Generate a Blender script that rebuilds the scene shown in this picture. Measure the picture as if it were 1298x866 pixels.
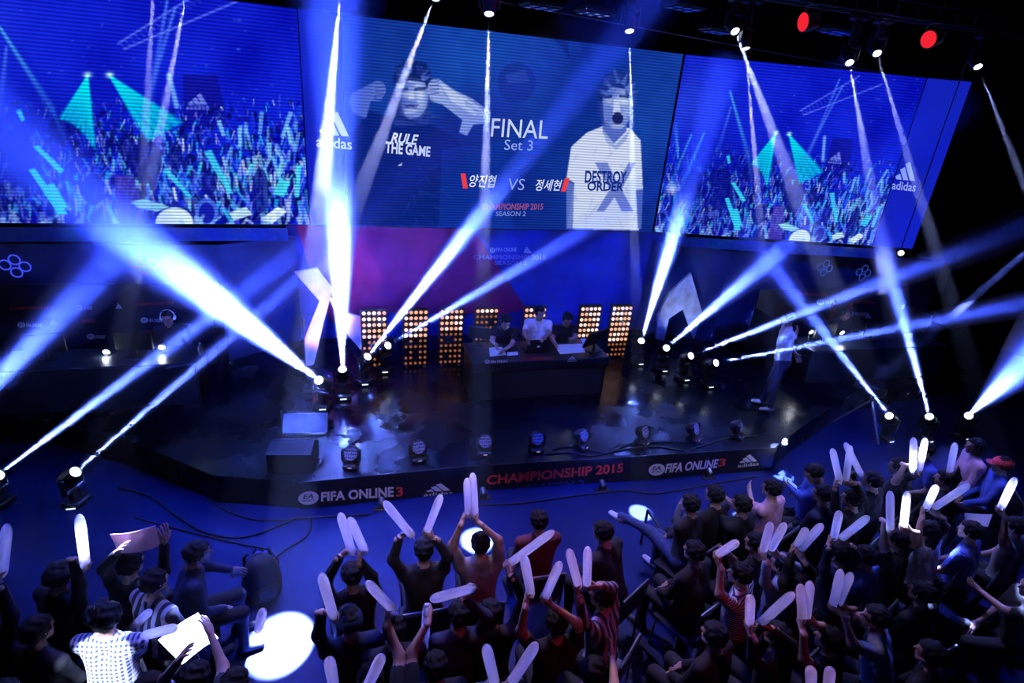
import bpy, bmesh, math, random
import numpy as np
from mathutils import Matrix, Vector

for _o in list(bpy.data.objects):
    bpy.data.objects.remove(_o, do_unlink=True)
SC = bpy.context.scene
COL = SC.collection
random.seed(7)
RNG = np.random.default_rng(11)

# ---------------------------------------------------------------- camera
CAM_H = 5.2                       # metres above the audience floor
FPX = 731.0                       # focal length in pixels of the 1298 x 866 frame
CEN = np.array([649.0, 433.0])
def _n(v):
    v = np.asarray(v, float)
    return v / np.linalg.norm(v)
_D = _n([-149, 1720, FPX])
_X = np.array([2551, -90, FPX], float); _X = _n(_X - _D * (_X @ _D))
_Y = np.cross(_D, _X)
if _Y[2] < 0: _Y = -_Y
_Z = -_D
EYE = np.array([0.0, 0.0, CAM_H])
def ray(px, py):
    d = np.array([px - CEN[0], py - CEN[1], FPX]); return np.array([d @ _X, d @ _Y, d @ _Z])
def onz(px, py, z):
    r = ray(px, py); return EYE + r * ((z - CAM_H) / r[2])
def ony(px, py, y):
    r = ray(px, py); return EYE + r * (y / r[1])
def onp(px, py, p0, nrm):
    r = ray(px, py); return EYE + r * (np.dot(np.asarray(p0) - EYE, nrm) / np.dot(r, nrm))
def proj(p):
    d = np.asarray(p, float) - EYE
    c = np.outer(d[..., 0].ravel(), _X) + np.outer(d[..., 1].ravel(), _Y) + np.outer(d[..., 2].ravel(), _Z)
    return CEN + FPX * c[:, :2] / c[:, 2:3]
cam_d = bpy.data.cameras.new('camera'); cam = bpy.data.objects.new('camera', cam_d); COL.objects.link(cam)
cam_d.sensor_width = 36.0; cam_d.lens = 36.0 * FPX / 1298.0; cam_d.clip_start = 0.05; cam_d.clip_end = 200
_r = np.array([_X[0], _Y[0], _Z[0]]); _d = np.array([_X[1], _Y[1], _Z[1]]); _f = np.array([_X[2], _Y[2], _Z[2]])
_M = Matrix.Identity(4)
for i in range(3):
    _M[i][0] = _r[i]; _M[i][1] = -_d[i]; _M[i][2] = -_f[i]; _M[i][3] = EYE[i]
cam.matrix_world = _M
SC.camera = cam

# ---------------------------------------------------------------- world, exposure
w = bpy.data.worlds.new('hall_dark'); SC.world = w; w.use_nodes = True
w.node_tree.nodes['Background'].inputs[0].default_value = (0.004, 0.008, 0.03, 1)
w.node_tree.nodes['Background'].inputs[1].default_value = 1.0
SC.view_settings.view_transform = 'Standard'
SC.view_settings.look = 'None'
SC.view_settings.gamma = 1.0
SC.view_settings.use_curve_mapping = False
SC.view_settings.exposure = 0.0
cy = SC.cycles
cy.max_bounces = 4; cy.diffuse_bounces = 2; cy.glossy_bounces = 1; cy.transmission_bounces = 2
cy.volume_bounces = 0; cy.transparent_max_bounces = 12; cy.sample_clamp_indirect = 0.0
cy.use_denoising = True
cy.volume_step_rate = 3.0
cy.use_adaptive_sampling = True; cy.adaptive_threshold = 0.03
cy.caustics_reflective = False; cy.caustics_refractive = False

# brightness of the lamps (watts, colours); everything that shines is tuned here
HAZE = 0.16; HAZE_TOP = 0.006; HAZE_ABS = 0.8                       # scattering of the stage haze inside a beam, per metre
BEAM_W = 800000.0                  # a floor moving head
TOP_W = 130000.0                   # a hanging moving head
BEAM_COL = (0.16, 0.23, 1.0)
TOP_COL = (0.44, 0.51, 1.0)
SCREEN_GAIN = 1.0
WASH_ASSUMED_W = 1500.0                    # assumed blue wash lamps on the front truss
WASH_ASSUMED_COL = (0.01, 0.06, 1.0)
RED_W = 60.0; RED_ASSUMED_W = 220.0; LAV_FILL_W = 1650.0; FRONT_FILL_W = 1200.0

# ---------------------------------------------------------------- materials
MATS = {}
def mat(name, col=(0.5, 0.5, 0.5), rough=0.6, metal=0.0, emit=None, estr=0.0, var=0.12, scale=9.0, trans=0.0, alpha=1.0, spec=0.5, sss=0.0, coat=0.0):
    if name in MATS: return MATS[name]
    m = bpy.data.materials.new(name); m.use_nodes = True
    nt = m.node_tree; b = nt.nodes['Principled BSDF']
    b.inputs['Roughness'].default_value = rough; b.inputs['Metallic'].default_value = metal
    b.inputs['Specular IOR Level'].default_value = spec
    b.inputs['Coat Weight'].default_value = coat
    if trans: b.inputs['Transmission Weight'].default_value = trans
    if emit is not None:
        b.inputs['Emission Color'].default_value = (*emit, 1); b.inputs['Emission Strength'].default_value = estr
    if var > 0:
        tc = nt.nodes.new('ShaderNodeTexCoord'); nz = nt.nodes.new('ShaderNodeTexNoise')
        nz.inputs['Scale'].default_value = scale; nz.inputs['Detail'].default_value = 4
        rp = nt.nodes.new('ShaderNodeValToRGB')
        rp.color_ramp.elements[0].color = (*[c * (1 - var) for c in col], 1); rp.color_ramp.elements[0].position = 0.3
        rp.color_ramp.elements[1].color = (*[min(1, c * (1 + var)) for c in col], 1); rp.color_ramp.elements[1].position = 0.7
        nt.links.new(tc.outputs['Object'], nz.inputs['Vector']); nt.links.new(nz.outputs['Fac'], rp.inputs['Fac'])
        nt.links.new(rp.outputs['Color'], b.inputs['Base Color'])
    else:
        b.inputs['Base Color'].default_value = (*col, 1)
    MATS[name] = m
    return m
def lin(r, g, b):
    f = lambda c: (c / 255 / 12.92) if c / 255 <= 0.04045 else ((c / 255 + 0.055) / 1.055) ** 2.4
    return (f(r), f(g), f(b))
def stripes(name, c1, c2, scale, axis='Z', rough=0.8, plaid=False):
    if name in MATS: return MATS[name]
    m = mat(name, c1, rough, var=0)
    nt = m.node_tree; b = nt.nodes['Principled BSDF']
    tc = nt.nodes.new('ShaderNodeTexCoord')
    def wave(ax, sc):
        wv = nt.nodes.new('ShaderNodeTexWave'); wv.wave_type = 'BANDS'; wv.bands_direction = ax
        wv.inputs['Scale'].default_value = sc; wv.inputs['Distortion'].default_value = 0.6; wv.inputs['Detail Scale'].default_value = 2
        nt.links.new(tc.outputs['Object'], wv.inputs['Vector'])
        rp = nt.nodes.new('ShaderNodeValToRGB'); rp.color_ramp.elements[0].position = 0.45; rp.color_ramp.elements[1].position = 0.55
        nt.links.new(wv.outputs['Fac'], rp.inputs['Fac']); return rp
    r1 = wave(axis, scale); fac = r1.outputs['Color']
    if plaid:
        r2 = wave('X', scale); mx = nt.nodes.new('ShaderNodeMix'); mx.data_type = 'RGBA'; mx.blend_type = 'MIX'
        mx.inputs['Factor'].default_value = 0.5
        nt.links.new(r1.outputs['Color'], mx.inputs[6]); nt.links.new(r2.outputs['Color'], mx.inputs[7]); fac = mx.outputs[2]
    cm = nt.nodes.new('ShaderNodeMix'); cm.data_type = 'RGBA'
    cm.inputs[6].default_value = (*c1, 1); cm.inputs[7].default_value = (*c2, 1)
    nt.links.new(fac, cm.inputs['Factor']); nt.links.new(cm.outputs[2], b.inputs['Base Color'])
    return m

# ---------------------------------------------------------------- mesh helpers
class MB:
    def __init__(s): s.v = []; s.f = []
    def add(s, vs, fs):
        o = len(s.v); s.v += [tuple(map(float, p)) for p in vs]; s.f += [tuple(i + o for i in q) for q in fs]; return s
    def box(s, c, size, R=None, taper=1.0):
        hx, hy, hz = size[0] / 2, size[1] / 2, size[2] / 2
        vs = []
        for z in (-1, 1):
            t = taper if z > 0 else 1.0
            for x, y in ((-1, -1), (1, -1), (1, 1), (-1, 1)): vs.append((x * hx * t, y * hy * t, z * hz))
        vs = np.array(vs)
        if R is not None: vs = vs @ np.asarray(R).T
        vs = vs + np.asarray(c)
        return s.add(vs, [(3, 2, 1, 0), (4, 5, 6, 7), (0, 1, 5, 4), (1, 2, 6, 5), (2, 3, 7, 6), (3, 0, 4, 7)])
    def bbox(s, c, size, bev=0.01, R=None):
        """a box with chamfered edges (vertical and horizontal)"""
        x, y, z = np.asarray(size) / 2; b = min(bev, x * .9, y * .9, z * .9)
        def ring(ex, ey, zz):
            return [(-ex + b, -ey, zz), (ex - b, -ey, zz), (ex, -ey + b, zz), (ex, ey - b, zz), (ex - b, ey, zz), (-ex + b, ey, zz), (-ex, ey - b, zz), (-ex, -ey + b, zz)]
        vs = ring(x - b, y - b, -z) + ring(x, y, -z + b) + ring(x, y, z - b) + ring(x - b, y - b, z)
        fs = [tuple(range(7, -1, -1)), tuple(range(24, 32))]
        for k in range(3):
            for i in range(8): fs.append((k * 8 + i, k * 8 + (i + 1) % 8, k * 8 + 8 + (i + 1) % 8, k * 8 + 8 + i))
        vs = np.array(vs)
        if R is not None: vs = vs @ np.asarray(R).T
        return s.add(vs + np.asarray(c), fs)
    def frame(s, d):
        d = _n(d); a = np.array([0, 0, 1.0]) if abs(d[2]) < 0.9 else np.array([1.0, 0, 0])
        u = _n(np.cross(a, d)); return u, np.cross(d, u), d
    def lathe(s, p0, d, prof, n=16, cap=True, ax=None):
        """prof: list of (distance along d, radius)"""
        u, v, d = s.frame(d) if ax is None else ax
        p0 = np.asarray(p0, float); vs = []
        for t, r in prof:
            for k in range(n):
                a = 2 * math.pi * k / n; vs.append(p0 + d * t + (u * math.cos(a) + v * math.sin(a)) * r)
        fs = []
        for j in range(len(prof) - 1):
            for k in range(n): fs.append((j * n + k, j * n + (k + 1) % n, (j + 1) * n + (k + 1) % n, (j + 1) * n + k))
        if cap:
            fs.append(tuple(range(n - 1, -1, -1))); fs.append(tuple(range((len(prof) - 1) * n, len(prof) * n)))
        return s.add(vs, fs)
    def cyl(s, a, b, r0, r1=None, n=12):
        a = np.asarray(a, float); b = np.asarray(b, float); L = np.linalg.norm(b - a)
        return s.lathe(a, b - a, [(0, r0), (L, r0 if r1 is None else r1)], n)
    def tube(s, pts, r, n=6):
        pts = [np.asarray(p, float) for p in pts]; vs = []
        up = np.array([0, 0, 1.0])
        for i, p in enumerate(pts):
            d = _n(pts[min(i + 1, len(pts) - 1)] - pts[max(i - 1, 0)])
            a = up if abs(d[2]) < 0.95 else np.array([1.0, 0, 0])
            u = _n(np.cross(a, d)); v = np.cross(d, u)
            for k in range(n):
                t = 2 * math.pi * k / n; vs.append(p + (u * math.cos(t) + v * math.sin(t)) * r)
        fs = []
        for j in range(len(pts) - 1):
            for k in range(n): fs.append((j * n + k, j * n + (k + 1) % n, (j + 1) * n + (k + 1) % n, (j + 1) * n + k))
        fs.append(tuple(range(n - 1, -1, -1))); fs.append(tuple(range((len(pts) - 1) * n, len(pts) * n)))
        return s.add(vs, fs)
    def prism(s, pts, off):
        """extrude a planar polygon (3-D points) by vector off"""
        pts = [np.asarray(p, float) for p in pts]; n = len(pts); off = np.asarray(off, float)
        vs = pts + [p + off for p in pts]
        fs = [tuple(range(n - 1, -1, -1)), tuple(range(n, 2 * n))] + [(i, (i + 1) % n, n + (i + 1) % n, n + i) for i in range(n)]
        return s.add(vs, fs)
    def build(s, name, m, parent=None, loc=None, smooth=False, origin=None, rotz=0.0):
        me = bpy.data.meshes.new(name)
        vs = np.array(s.v, float)
        if origin is not None: vs = vs - np.asarray(origin, float)
        me.from_pydata(vs.tolist(), [], s.f)
        bm = bmesh.new(); bm.from_mesh(me); bmesh.ops.recalc_face_normals(bm, faces=bm.faces); bm.to_mesh(me); bm.free()
        return link(name, me, m, parent, loc, smooth, rotz)
def link(name, me, m, parent=None, loc=None, smooth=False, rotz=0.0):
    ms = m if isinstance(m, (list, tuple)) else [m]
    if not me.materials:
        for q in ms: me.materials.append(q)
    if smooth and len(me.polygons):
        me.polygons.foreach_set('use_smooth', [True] * len(me.polygons))
    o = bpy.data.objects.new(name, me); COL.objects.link(o)
    if parent is not None: o.parent = parent
    if loc is not None: o.location = loc
    if rotz: o.rotation_euler = (0, 0, rotz)
    return o
def tag(o, label, cat, group=None, kind=None):
    o['label'] = label
    if cat: o['category'] = cat
    if group: o['group'] = group
    if kind: o['kind'] = kind
    return o
def thing(name, label, cat, loc=(0, 0, 0), group=None, rotz=0.0):
    o = bpy.data.objects.new(name, None); COL.objects.link(o); o.empty_display_size = 0.1
    o.location = loc; o.rotation_euler = (0, 0, rotz)
    return tag(o, label, cat, group)
def struct(name, o): o['kind'] = 'structure'; return o
def rz(a):
    c, s_ = math.cos(a), math.sin(a); return np.array([[c, -s_, 0], [s_, c, 0], [0, 0, 1]])
def rx(a):
    c, s_ = math.cos(a), math.sin(a); return np.array([[1, 0, 0], [0, c, -s_], [0, s_, c]])
def ry(a):
    c, s_ = math.cos(a), math.sin(a); return np.array([[c, 0, s_], [0, 1, 0], [-s_, 0, c]])

# ---------------------------------------------------------------- lettering (flat print, given its own thin relief)
_TXT = {}
def text_mesh(txt, bold=0.0):
    key = (txt, bold)
    if key in _TXT: return _TXT[key]
    cu = bpy.data.curves.new('lettering', 'FONT'); cu.body = txt; cu.size = 1.0; cu.offset = bold; cu.resolution_u = 3
    ob = bpy.data.objects.new('lettering', cu); COL.objects.link(ob)
    dg = bpy.context.evaluated_depsgraph_get(); ev = ob.evaluated_get(dg); me = ev.to_mesh()
    vs = np.array([v.co[:] for v in me.vertices]); fs = [tuple(p.vertices) for p in me.polygons]
    ev.to_mesh_clear(); bpy.data.objects.remove(ob, do_unlink=True); bpy.data.curves.remove(cu)
    if len(vs):
        lo = vs[:, :2].min(0); hi = vs[:, :2].max(0); vs = (vs[:, :2] - lo) / (hi - lo)
    _TXT[key] = (vs, fs)
    return _TXT[key]
def quad_map(uv, q):
    """bilinear map of unit-square points onto quad q = bottom-left, bottom-right, top-right, top-left"""
    q = [np.asarray(p, float) for p in q]; u = uv[:, :1]; v = uv[:, 1:2]
    return (1 - u) * (1 - v) * q[0] + u * (1 - v) * q[1] + u * v * q[2] + (1 - u) * v * q[3]
def lettering(txt, q, m, parent, origin=(0, 0, 0), bold=0.0, name='lettering', slant=0.0):
    vs, fs = text_mesh(txt, bold)
    if not len(vs): return None
    uv = vs.copy(); uv[:, 0] = uv[:, 0] + slant * (uv[:, 1] - 0.5)
    p = quad_map(uv, q) - np.asarray(origin)
    me = bpy.data.meshes.new(name); me.from_pydata(p.tolist(), [], fs)
    return link(name, me, m, parent)
def flat(pts_uv, q, m, parent, origin=(0, 0, 0), name='print'):
    p = quad_map(np.array(pts_uv, float), q) - np.asarray(origin)
    me = bpy.data.meshes.new(name); me.from_pydata(p.tolist(), [], [tuple(range(len(p)))])
    return link(name, me, m, parent)
def three_bars(q, m, parent, origin=(0, 0, 0), word=True):
    """three slanted bars growing to the right over the word"""
    y0 = 0.36 if word else 0.0
    me_v = []; me_f = []
    for k, (x0, x1, yt) in enumerate(((0.05, 0.30, 0.56), (0.28, 0.58, 0.80), (0.48, 0.86, 1.0))):
        yt = y0 + (yt - 0.36) / 0.64 * (1 - y0)
        # a bar cut level at the foot, leaning to the left as it rises
        wv = 0.22
        xr = x1 + 0.06
        h = yt - y0
        pts = [(xr - wv, y0), (xr, y0), (xr - h * 0.52, yt), (xr - h * 0.52 - wv * 0.82, yt - 0.10)]
        o = len(me_v); me_v += pts; me_f.append((o, o + 1, o + 2, o + 3))
    p = quad_map(np.array(me_v), q) - np.asarray(origin)
    me = bpy.data.meshes.new('logo_bars'); me.from_pydata(p.tolist(), [], me_f); link('logo_bars', me, m, parent)
    if word:
        qq = [quad_map(np.array([u]), q)[0] for u in ((0, 0.0), (1, 0.0), (1, 0.30), (0, 0.30))]
        lettering('adidas', qq, m, parent, origin, bold=0.012)
def disc_logo(q, m, mdark, parent, origin=(0, 0, 0)):
    n = 24
    flat([(0.5 + 0.5 * math.cos(2 * math.pi * k / n), 0.5 + 0.5 * math.sin(2 * math.pi * k / n)) for k in range(n)], q, m, parent, origin, 'logo_disc')
    nrm = _n(np.cross(np.asarray(q[1]) - q[0], np.asarray(q[3]) - q[0])) * 0.002
    sub = lambda a, b, c, d: [quad_map(np.array([u]), q)[0] + nrm for u in ((a, b), (c, b), (c, d), (a, d))]
    lettering('EA', sub(.26, .46, .78, .80), mdark, parent, origin, bold=0.02, slant=0.15)
    lettering('SPORTS', sub(.2, .24, .8, .40), mdark, parent, origin, bold=0.01)
# ================================================================ THE HALL
M_floor = mat('hall_floor_vinyl', (0.005, 0.012, 0.080), 0.5, var=0.12, scale=1.6, spec=0.15)
M_wall = mat('black_drape', (0.0025, 0.0025, 0.004), 0.95, spec=0.05)
M_ceil = mat('black_ceiling', (0.0025, 0.0025, 0.004), 0.95, spec=0.05)
M_black = mat('black_powder_coat', (0.012, 0.012, 0.014), 0.45)
M_matte = mat('matte_black_cloth', (0.008, 0.008, 0.010), 0.9)
M_stage = mat('stage_deck', (0.004, 0.005, 0.010), 0.2, var=0.3, scale=5, spec=0.3)
_nt = M_stage.node_tree; _nz = _nt.nodes.new('ShaderNodeTexNoise'); _nz.inputs['Scale'].default_value = 1.7; _nz.inputs['Detail'].default_value = 5
_mr = _nt.nodes.new('ShaderNodeMapRange'); _mr.inputs[1].default_value = .35; _mr.inputs[2].default_value = .65; _mr.inputs[3].default_value = .14; _mr.inputs[4].default_value = .42
_tc = _nt.nodes.new('ShaderNodeTexCoord'); _nt.links.new(_tc.outputs['Object'], _nz.inputs['Vector']); _nt.links.new(_nz.outputs['Fac'], _mr.inputs[0]); _nt.links.new(_mr.outputs[0], _nt.nodes['Principled BSDF'].inputs['Roughness'])
M_metal = mat('dull_metal', (0.16, 0.16, 0.17), 0.4, 0.8)
M_alu = mat('aluminium_pipe', (0.30, 0.30, 0.33), 0.35, 0.9)
M_cable = mat('cable_rubber', (0.006, 0.006, 0.007), 0.6)

XL, XR, YF, YB, ZC = -9.0, 17.0, -3.0, 12.2, 8.4
struct('floor', MB().box(((XL + XR) / 2, (YF + YB) / 2, -0.1), (XR - XL + .4, YB - YF + .4, 0.2)).build('floor', M_floor))
struct('ceiling', MB().box(((XL + XR) / 2, (YF + YB) / 2, ZC + 0.1), (XR - XL + .4, YB - YF + .4, 0.2)).build('ceiling', M_ceil))
struct('wall_left', MB().box((XL - .1, (YF + YB) / 2, ZC / 2), (0.2, YB - YF, ZC)).build('wall_left', M_wall))
struct('wall_right', MB().box((XR + .1, (YF + YB) / 2, ZC / 2), (0.2, YB - YF, ZC)).build('wall_right', M_wall))
struct('wall_back', MB().box(((XL + XR) / 2, YB + .1, ZC / 2), (XR - XL, 0.2, ZC)).build('wall_back', M_wall))
struct('wall_front', MB().box(((XL + XR) / 2, YF - .1, ZC / 2), (XR - XL, 0.2, ZC)).build('wall_front', M_wall))

# stage
ZS = 0.42
stage_poly = [(-0.65, 6.55), (1.66, 6.55), (4.0, 6.40), (6.5, 6.28), (7.4, 6.75), (9.4, 7.7), (13.5, 8.2), (13.5, 11.9), (-7.5, 11.9), (-7.5, 9.0), (-4.2, 8.6), (-2.8, 7.75), (-1.7, 6.85)]
so = MB().prism([(x, y, 0.0) for x, y in stage_poly], (0, 0, ZS)).build('stage_platform', M_stage)
tag(so, 'low dark stage deck running under desk, booths and screens', 'stage')

# banner panels on the stage front
M_banner = mat('banner_print_black', (0.010, 0.011, 0.016), 0.42, var=0.25, scale=3)
M_white = mat('white_print', (0.75, 0.75, 0.80), 0.6, var=0.05)
M_whitel = mat('white_vinyl_letters', (0.62, 0.60, 0.75), 0.6, var=0.05, emit=(0.45, 0.42, 0.75), estr=0.0)
M_redp = mat('red_print', (0.75, 0.06, 0.05), 0.6, var=0.25, scale=2.0)
M_bluep = mat('navy_print', (0.03, 0.05, 0.22), 0.6, var=0.05)
M_inkd = mat('dark_print', (0.02, 0.02, 0.05), 0.6, var=0.05)
def banner(a, b, label):
    a = np.array([*a, 0.0]); b = np.array([*b, 0.0]); d = _n(b - a); nrm = np.array([d[1], -d[0], 0])
    t = thing('stage_banner', label, 'banner', tuple((a + b) / 2), 'banner panels along the stage front')
    mb = MB(); mb.prism([a + nrm * .012, b + nrm * .012, b + nrm * .012 + (0, 0, ZS + .01), a + nrm * .012 + (0, 0, ZS + .01)], nrm * 0.02)
    t = mb.build('panel', M_banner, t, origin=(a + b) / 2)
    p0 = a + nrm * 0.035
    return t, (a + b) / 2, (lambda px, py: onp(px, py, p0, nrm)), p0, nrm
def q4(fn, bl, br, tr, tl): return [fn(*bl), fn(*br), fn(*tr), fn(*tl)]
t, og, fn, _, _ = banner((-0.65, 6.55), (1.66, 6.55), 'black stage front banner with white game title at its left end')
disc_logo(q4(fn, (378, 641), (404, 639), (404, 622), (378, 624)), M_whitel, M_inkd, t, og)
lettering('FIFA ONLINE', q4(fn, (407, 636), (499, 630), (499, 617), (407, 624)), M_whitel, t, og, bold=0.035)
lettering('3', q4(fn, (502, 630), (511, 629), (511, 617), (502, 618)), M_redp, t, og, bold=0.02)
three_bars(q4(fn, (537, 630), (574, 627), (574, 612), (537, 614)), M_whitel, t, og)
t, og, fn, _, _ = banner((1.66, 6.55), (4.0, 6.40), 'middle stage front banner with red championship lettering')
lettering('CHAMPIONSHIP 2015', q4(fn, (617, 615), (790, 599), (790, 587), (617, 603)), M_redp, t, og, bold=0.03, slant=0.006)
lettering('SEASON 2', q4(fn, (667, 624), (741, 617), (741, 608), (667, 615)), M_bluep, t, og, bold=0.02, slant=0.006)
t, og, fn, _, _ = banner((4.0, 6.40), (6.5, 6.28), 'right stage front banner with white game title and lit corner')
disc_logo(q4(fn, (822, 604), (843, 602), (843, 587), (822, 589)), M_whitel, M_inkd, t, og)
lettering('FIFA ONLINE', q4(fn, (843, 600), (909, 593), (911, 582), (845, 588)), M_whitel, t, og, bold=0.03, slant=0.01)
lettering('3', q4(fn, (910, 592), (919, 591), (921, 581), (912, 582)), M_redp, t, og, bold=0.02)
three_bars(q4(fn, (935, 593), (962, 590), (962, 575), (935, 578)), M_whitel, t, og)

# ================================================================ LED SCREENS
def emis(name, scan=0.0, gain=1.0, freq=0.0):
    """LED wall: shows the picture stored on the display, in thin horizontal rows of diodes"""
    m = bpy.data.materials.new(name); m.use_nodes = True; nt = m.node_tree; nt.nodes.clear()
    out = nt.nodes.new('ShaderNodeOutputMaterial'); em = nt.nodes.new('ShaderNodeEmission'); at = nt.nodes.new('ShaderNodeAttribute')
    at.attribute_name = 'picture'; em.inputs['Strength'].default_value = gain
    if scan:
        tc = nt.nodes.new('ShaderNodeTexCoord'); sx = nt.nodes.new('ShaderNodeSeparateXYZ'); ma = nt.nodes.new('ShaderNodeMath'); ma.operation = 'MULTIPLY'
        ma.inputs[1].default_value = freq; sn = nt.nodes.new('ShaderNodeMath'); sn.operation = 'SINE'
        mr = nt.nodes.new('ShaderNodeMapRange'); mr.inputs[1].default_value = -0.6; mr.inputs[2].default_value = 0.6; mr.inputs[3].default_value = 1.0 - scan; mr.inputs[4].default_value = 1.0
        mx = nt.nodes.new('ShaderNodeVectorMath'); mx.operation = 'SCALE'
        nt.links.new(tc.outputs['Object'], sx.inputs[0]); nt.links.new(sx.outputs[2], ma.inputs[0]); nt.links.new(ma.outputs[0], sn.inputs[0]); nt.links.new(sn.outputs[0], mr.inputs[0])
        nt.links.new(at.outputs['Color'], mx.inputs[0]); nt.links.new(mr.outputs[0], mx.inputs['Scale']); nt.links.new(mx.outputs[0], em.inputs['Color'])
    else:
        nt.links.new(at.outputs['Color'], em.inputs['Color'])
    nt.links.new(em.outputs[0], out.inputs['Surface'])
    return m
def glow(name, col, s=1.0):
    if name in MATS: return MATS[name]
    m = bpy.data.materials.new(name); m.use_nodes = True; nt = m.node_tree; nt.nodes.clear()
    out = nt.nodes.new('ShaderNodeOutputMaterial'); em = nt.nodes.new('ShaderNodeEmission')
    em.inputs['Color'].default_value = (*col, 1); em.inputs['Strength'].default_value = s
    nt.links.new(em.outputs[0], out.inputs['Surface']); MATS[name] = m; return m

class Canvas:
    """a small painter; coordinates in picture units, colours sRGB 0-255"""
    def __init__(s, x0, y0, x1, y1, col):
        s.x0, s.y0, s.w, s.h = x0, y0, x1 - x0, y1 - y0
        s.a = np.zeros((s.h, s.w, 3)); s.a[:] = col
        s.yy, s.xx = np.mgrid[0:s.h, 0:s.w].astype(float); s.xx += x0 + .5; s.yy += y0 + .5
    def _win(s, x0, y0, x1, y1):
        i0 = max(0, int(y0 - s.y0) - 1); i1 = min(s.h, int(y1 - s.y0) + 2); j0 = max(0, int(x0 - s.x0) - 1); j1 = min(s.w, int(x1 - s.x0) + 2)
        return (slice(i0, i1), slice(j0, j1)) if i1 > i0 and j1 > j0 else None
    def _mix(s, wnd, cov, col): s.a[wnd] = s.a[wnd] * (1 - cov[..., None]) + np.asarray(col, float) * cov[..., None]
    def poly(s, pts, col, al=1.0):
        p = np.array(pts, float); wnd = s._win(p[:, 0].min(), p[:, 1].min(), p[:, 0].max(), p[:, 1].max())
        if wnd is None: return
        X, Y = s.xx[wnd], s.yy[wnd]; cov = np.zeros(X.shape)
        for dx, dy in ((-.25, -.25), (.25, -.25), (-.25, .25), (.25, .25)):
            ins = np.zeros(X.shape, bool); x, y = X + dx, Y + dy
            for i in range(len(p)):
                a, b = p[i], p[i - 1]
                c = (a[1] > y) != (b[1] > y)
                with np.errstate(divide='ignore', invalid='ignore'):
                    ins ^= c & (x < (b[0] - a[0]) * (y - a[1]) / (b[1] - a[1] + 1e-12) + a[0])
            cov += ins * 0.25
        s._mix(wnd, cov * al, col)
    def blob(s, x, y, rx_, ry_, col, al=1.0, hard=2.0):
        wnd = s._win(x - 3 * rx_, y - 3 * ry_, x + 3 * rx_, y + 3 * ry_)
        if wnd is None: return
        d = ((s.xx[wnd] - x) / rx_) ** 2 + ((s.yy[wnd] - y) / ry_) ** 2
        s._mix(wnd, np.exp(-d ** (hard / 2)) * al, col)
    def disc(s, x, y, rx_, ry_, col, al=1.0):
        wnd = s._win(x - rx_ - 2, y - ry_ - 2, x + rx_ + 2, y + ry_ + 2)
        if wnd is None: return
        d = np.sqrt(((s.xx[wnd] - x) / rx_) ** 2 + ((s.yy[wnd] - y) / ry_) ** 2)
        s._mix(wnd, np.clip((1 - d) * min(rx_, ry_) + .5, 0, 1) * al, col)
    def line(s, a, b, w0, w1, col, a0=1.0, a1=1.0):
        a = np.array(a, float); b = np.array(b, float); m = max(w0, w1) * 2.2
        wnd = s._win(min(a[0], b[0]) - m, min(a[1], b[1]) - m, max(a[0], b[0]) + m, max(a[1], b[1]) + m)
        if wnd is None: return
        d = b - a; L2 = d @ d; t = np.clip(((s.xx[wnd] - a[0]) * d[0] + (s.yy[wnd] - a[1]) * d[1]) / L2, 0, 1)
        r = np.hypot(s.xx[wnd] - a[0] - t * d[0], s.yy[wnd] - a[1] - t * d[1]) / (w0 + (w1 - w0) * t)
        s._mix(wnd, np.exp(-r ** 2.6) * (a0 + (a1 - a0) * t), col)
    def stick(s, x, y, ang, L, w, col, al=1.0):
        dx, dy = math.sin(ang), -math.cos(ang)
        s.poly([(x - dy * w, y + dx * w), (x + dy * w, y - dx * w), (x + dx * L + dy * w * 1.2, y + dy * L - dx * w * 1.2), (x + dx * L - dy * w * 1.2, y + dy * L + dx * w * 1.2)], col, al)
    def sample(s, P):
        u = np.clip(P[:, 0] - s.x0 - .5, 0, s.w - 1.001); v = np.clip(P[:, 1] - s.y0 - .5, 0, s.h - 1.001)
        i = u.astype(int); j = v.astype(int); fu = (u - i)[:, None]; fv = (v - j)[:, None]; A = s.a
        c = (A[j, i] * (1 - fu) + A[j, i + 1] * fu) * (1 - fv) + (A[j + 1, i] * (1 - fu) + A[j + 1, i + 1] * fu) * fv
        c = np.clip(c, 0, 255) / 255
        return np.where(c <= .04045, c / 12.92, ((c + .055) / 1.055) ** 2.4)
def noise2(h, wd, step, rng):
    g = rng.random((h // step + 3, wd // step + 3)); y = np.arange(h) / step; x = np.arange(wd) / step
    i = y.astype(int); j = x.astype(int); fy = (y - i)[:, None]; fx = (x - j)[None]
    fy = fy * fy * (3 - 2 * fy); fx = fx * fx * (3 - 2 * fx)
    return g[i][:, j] * (1 - fy) * (1 - fx) + g[i][:, j + 1] * (1 - fy) * fx + g[i + 1][:, j] * fy * (1 - fx) + g[i + 1][:, j + 1] * fy * fx
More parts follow.
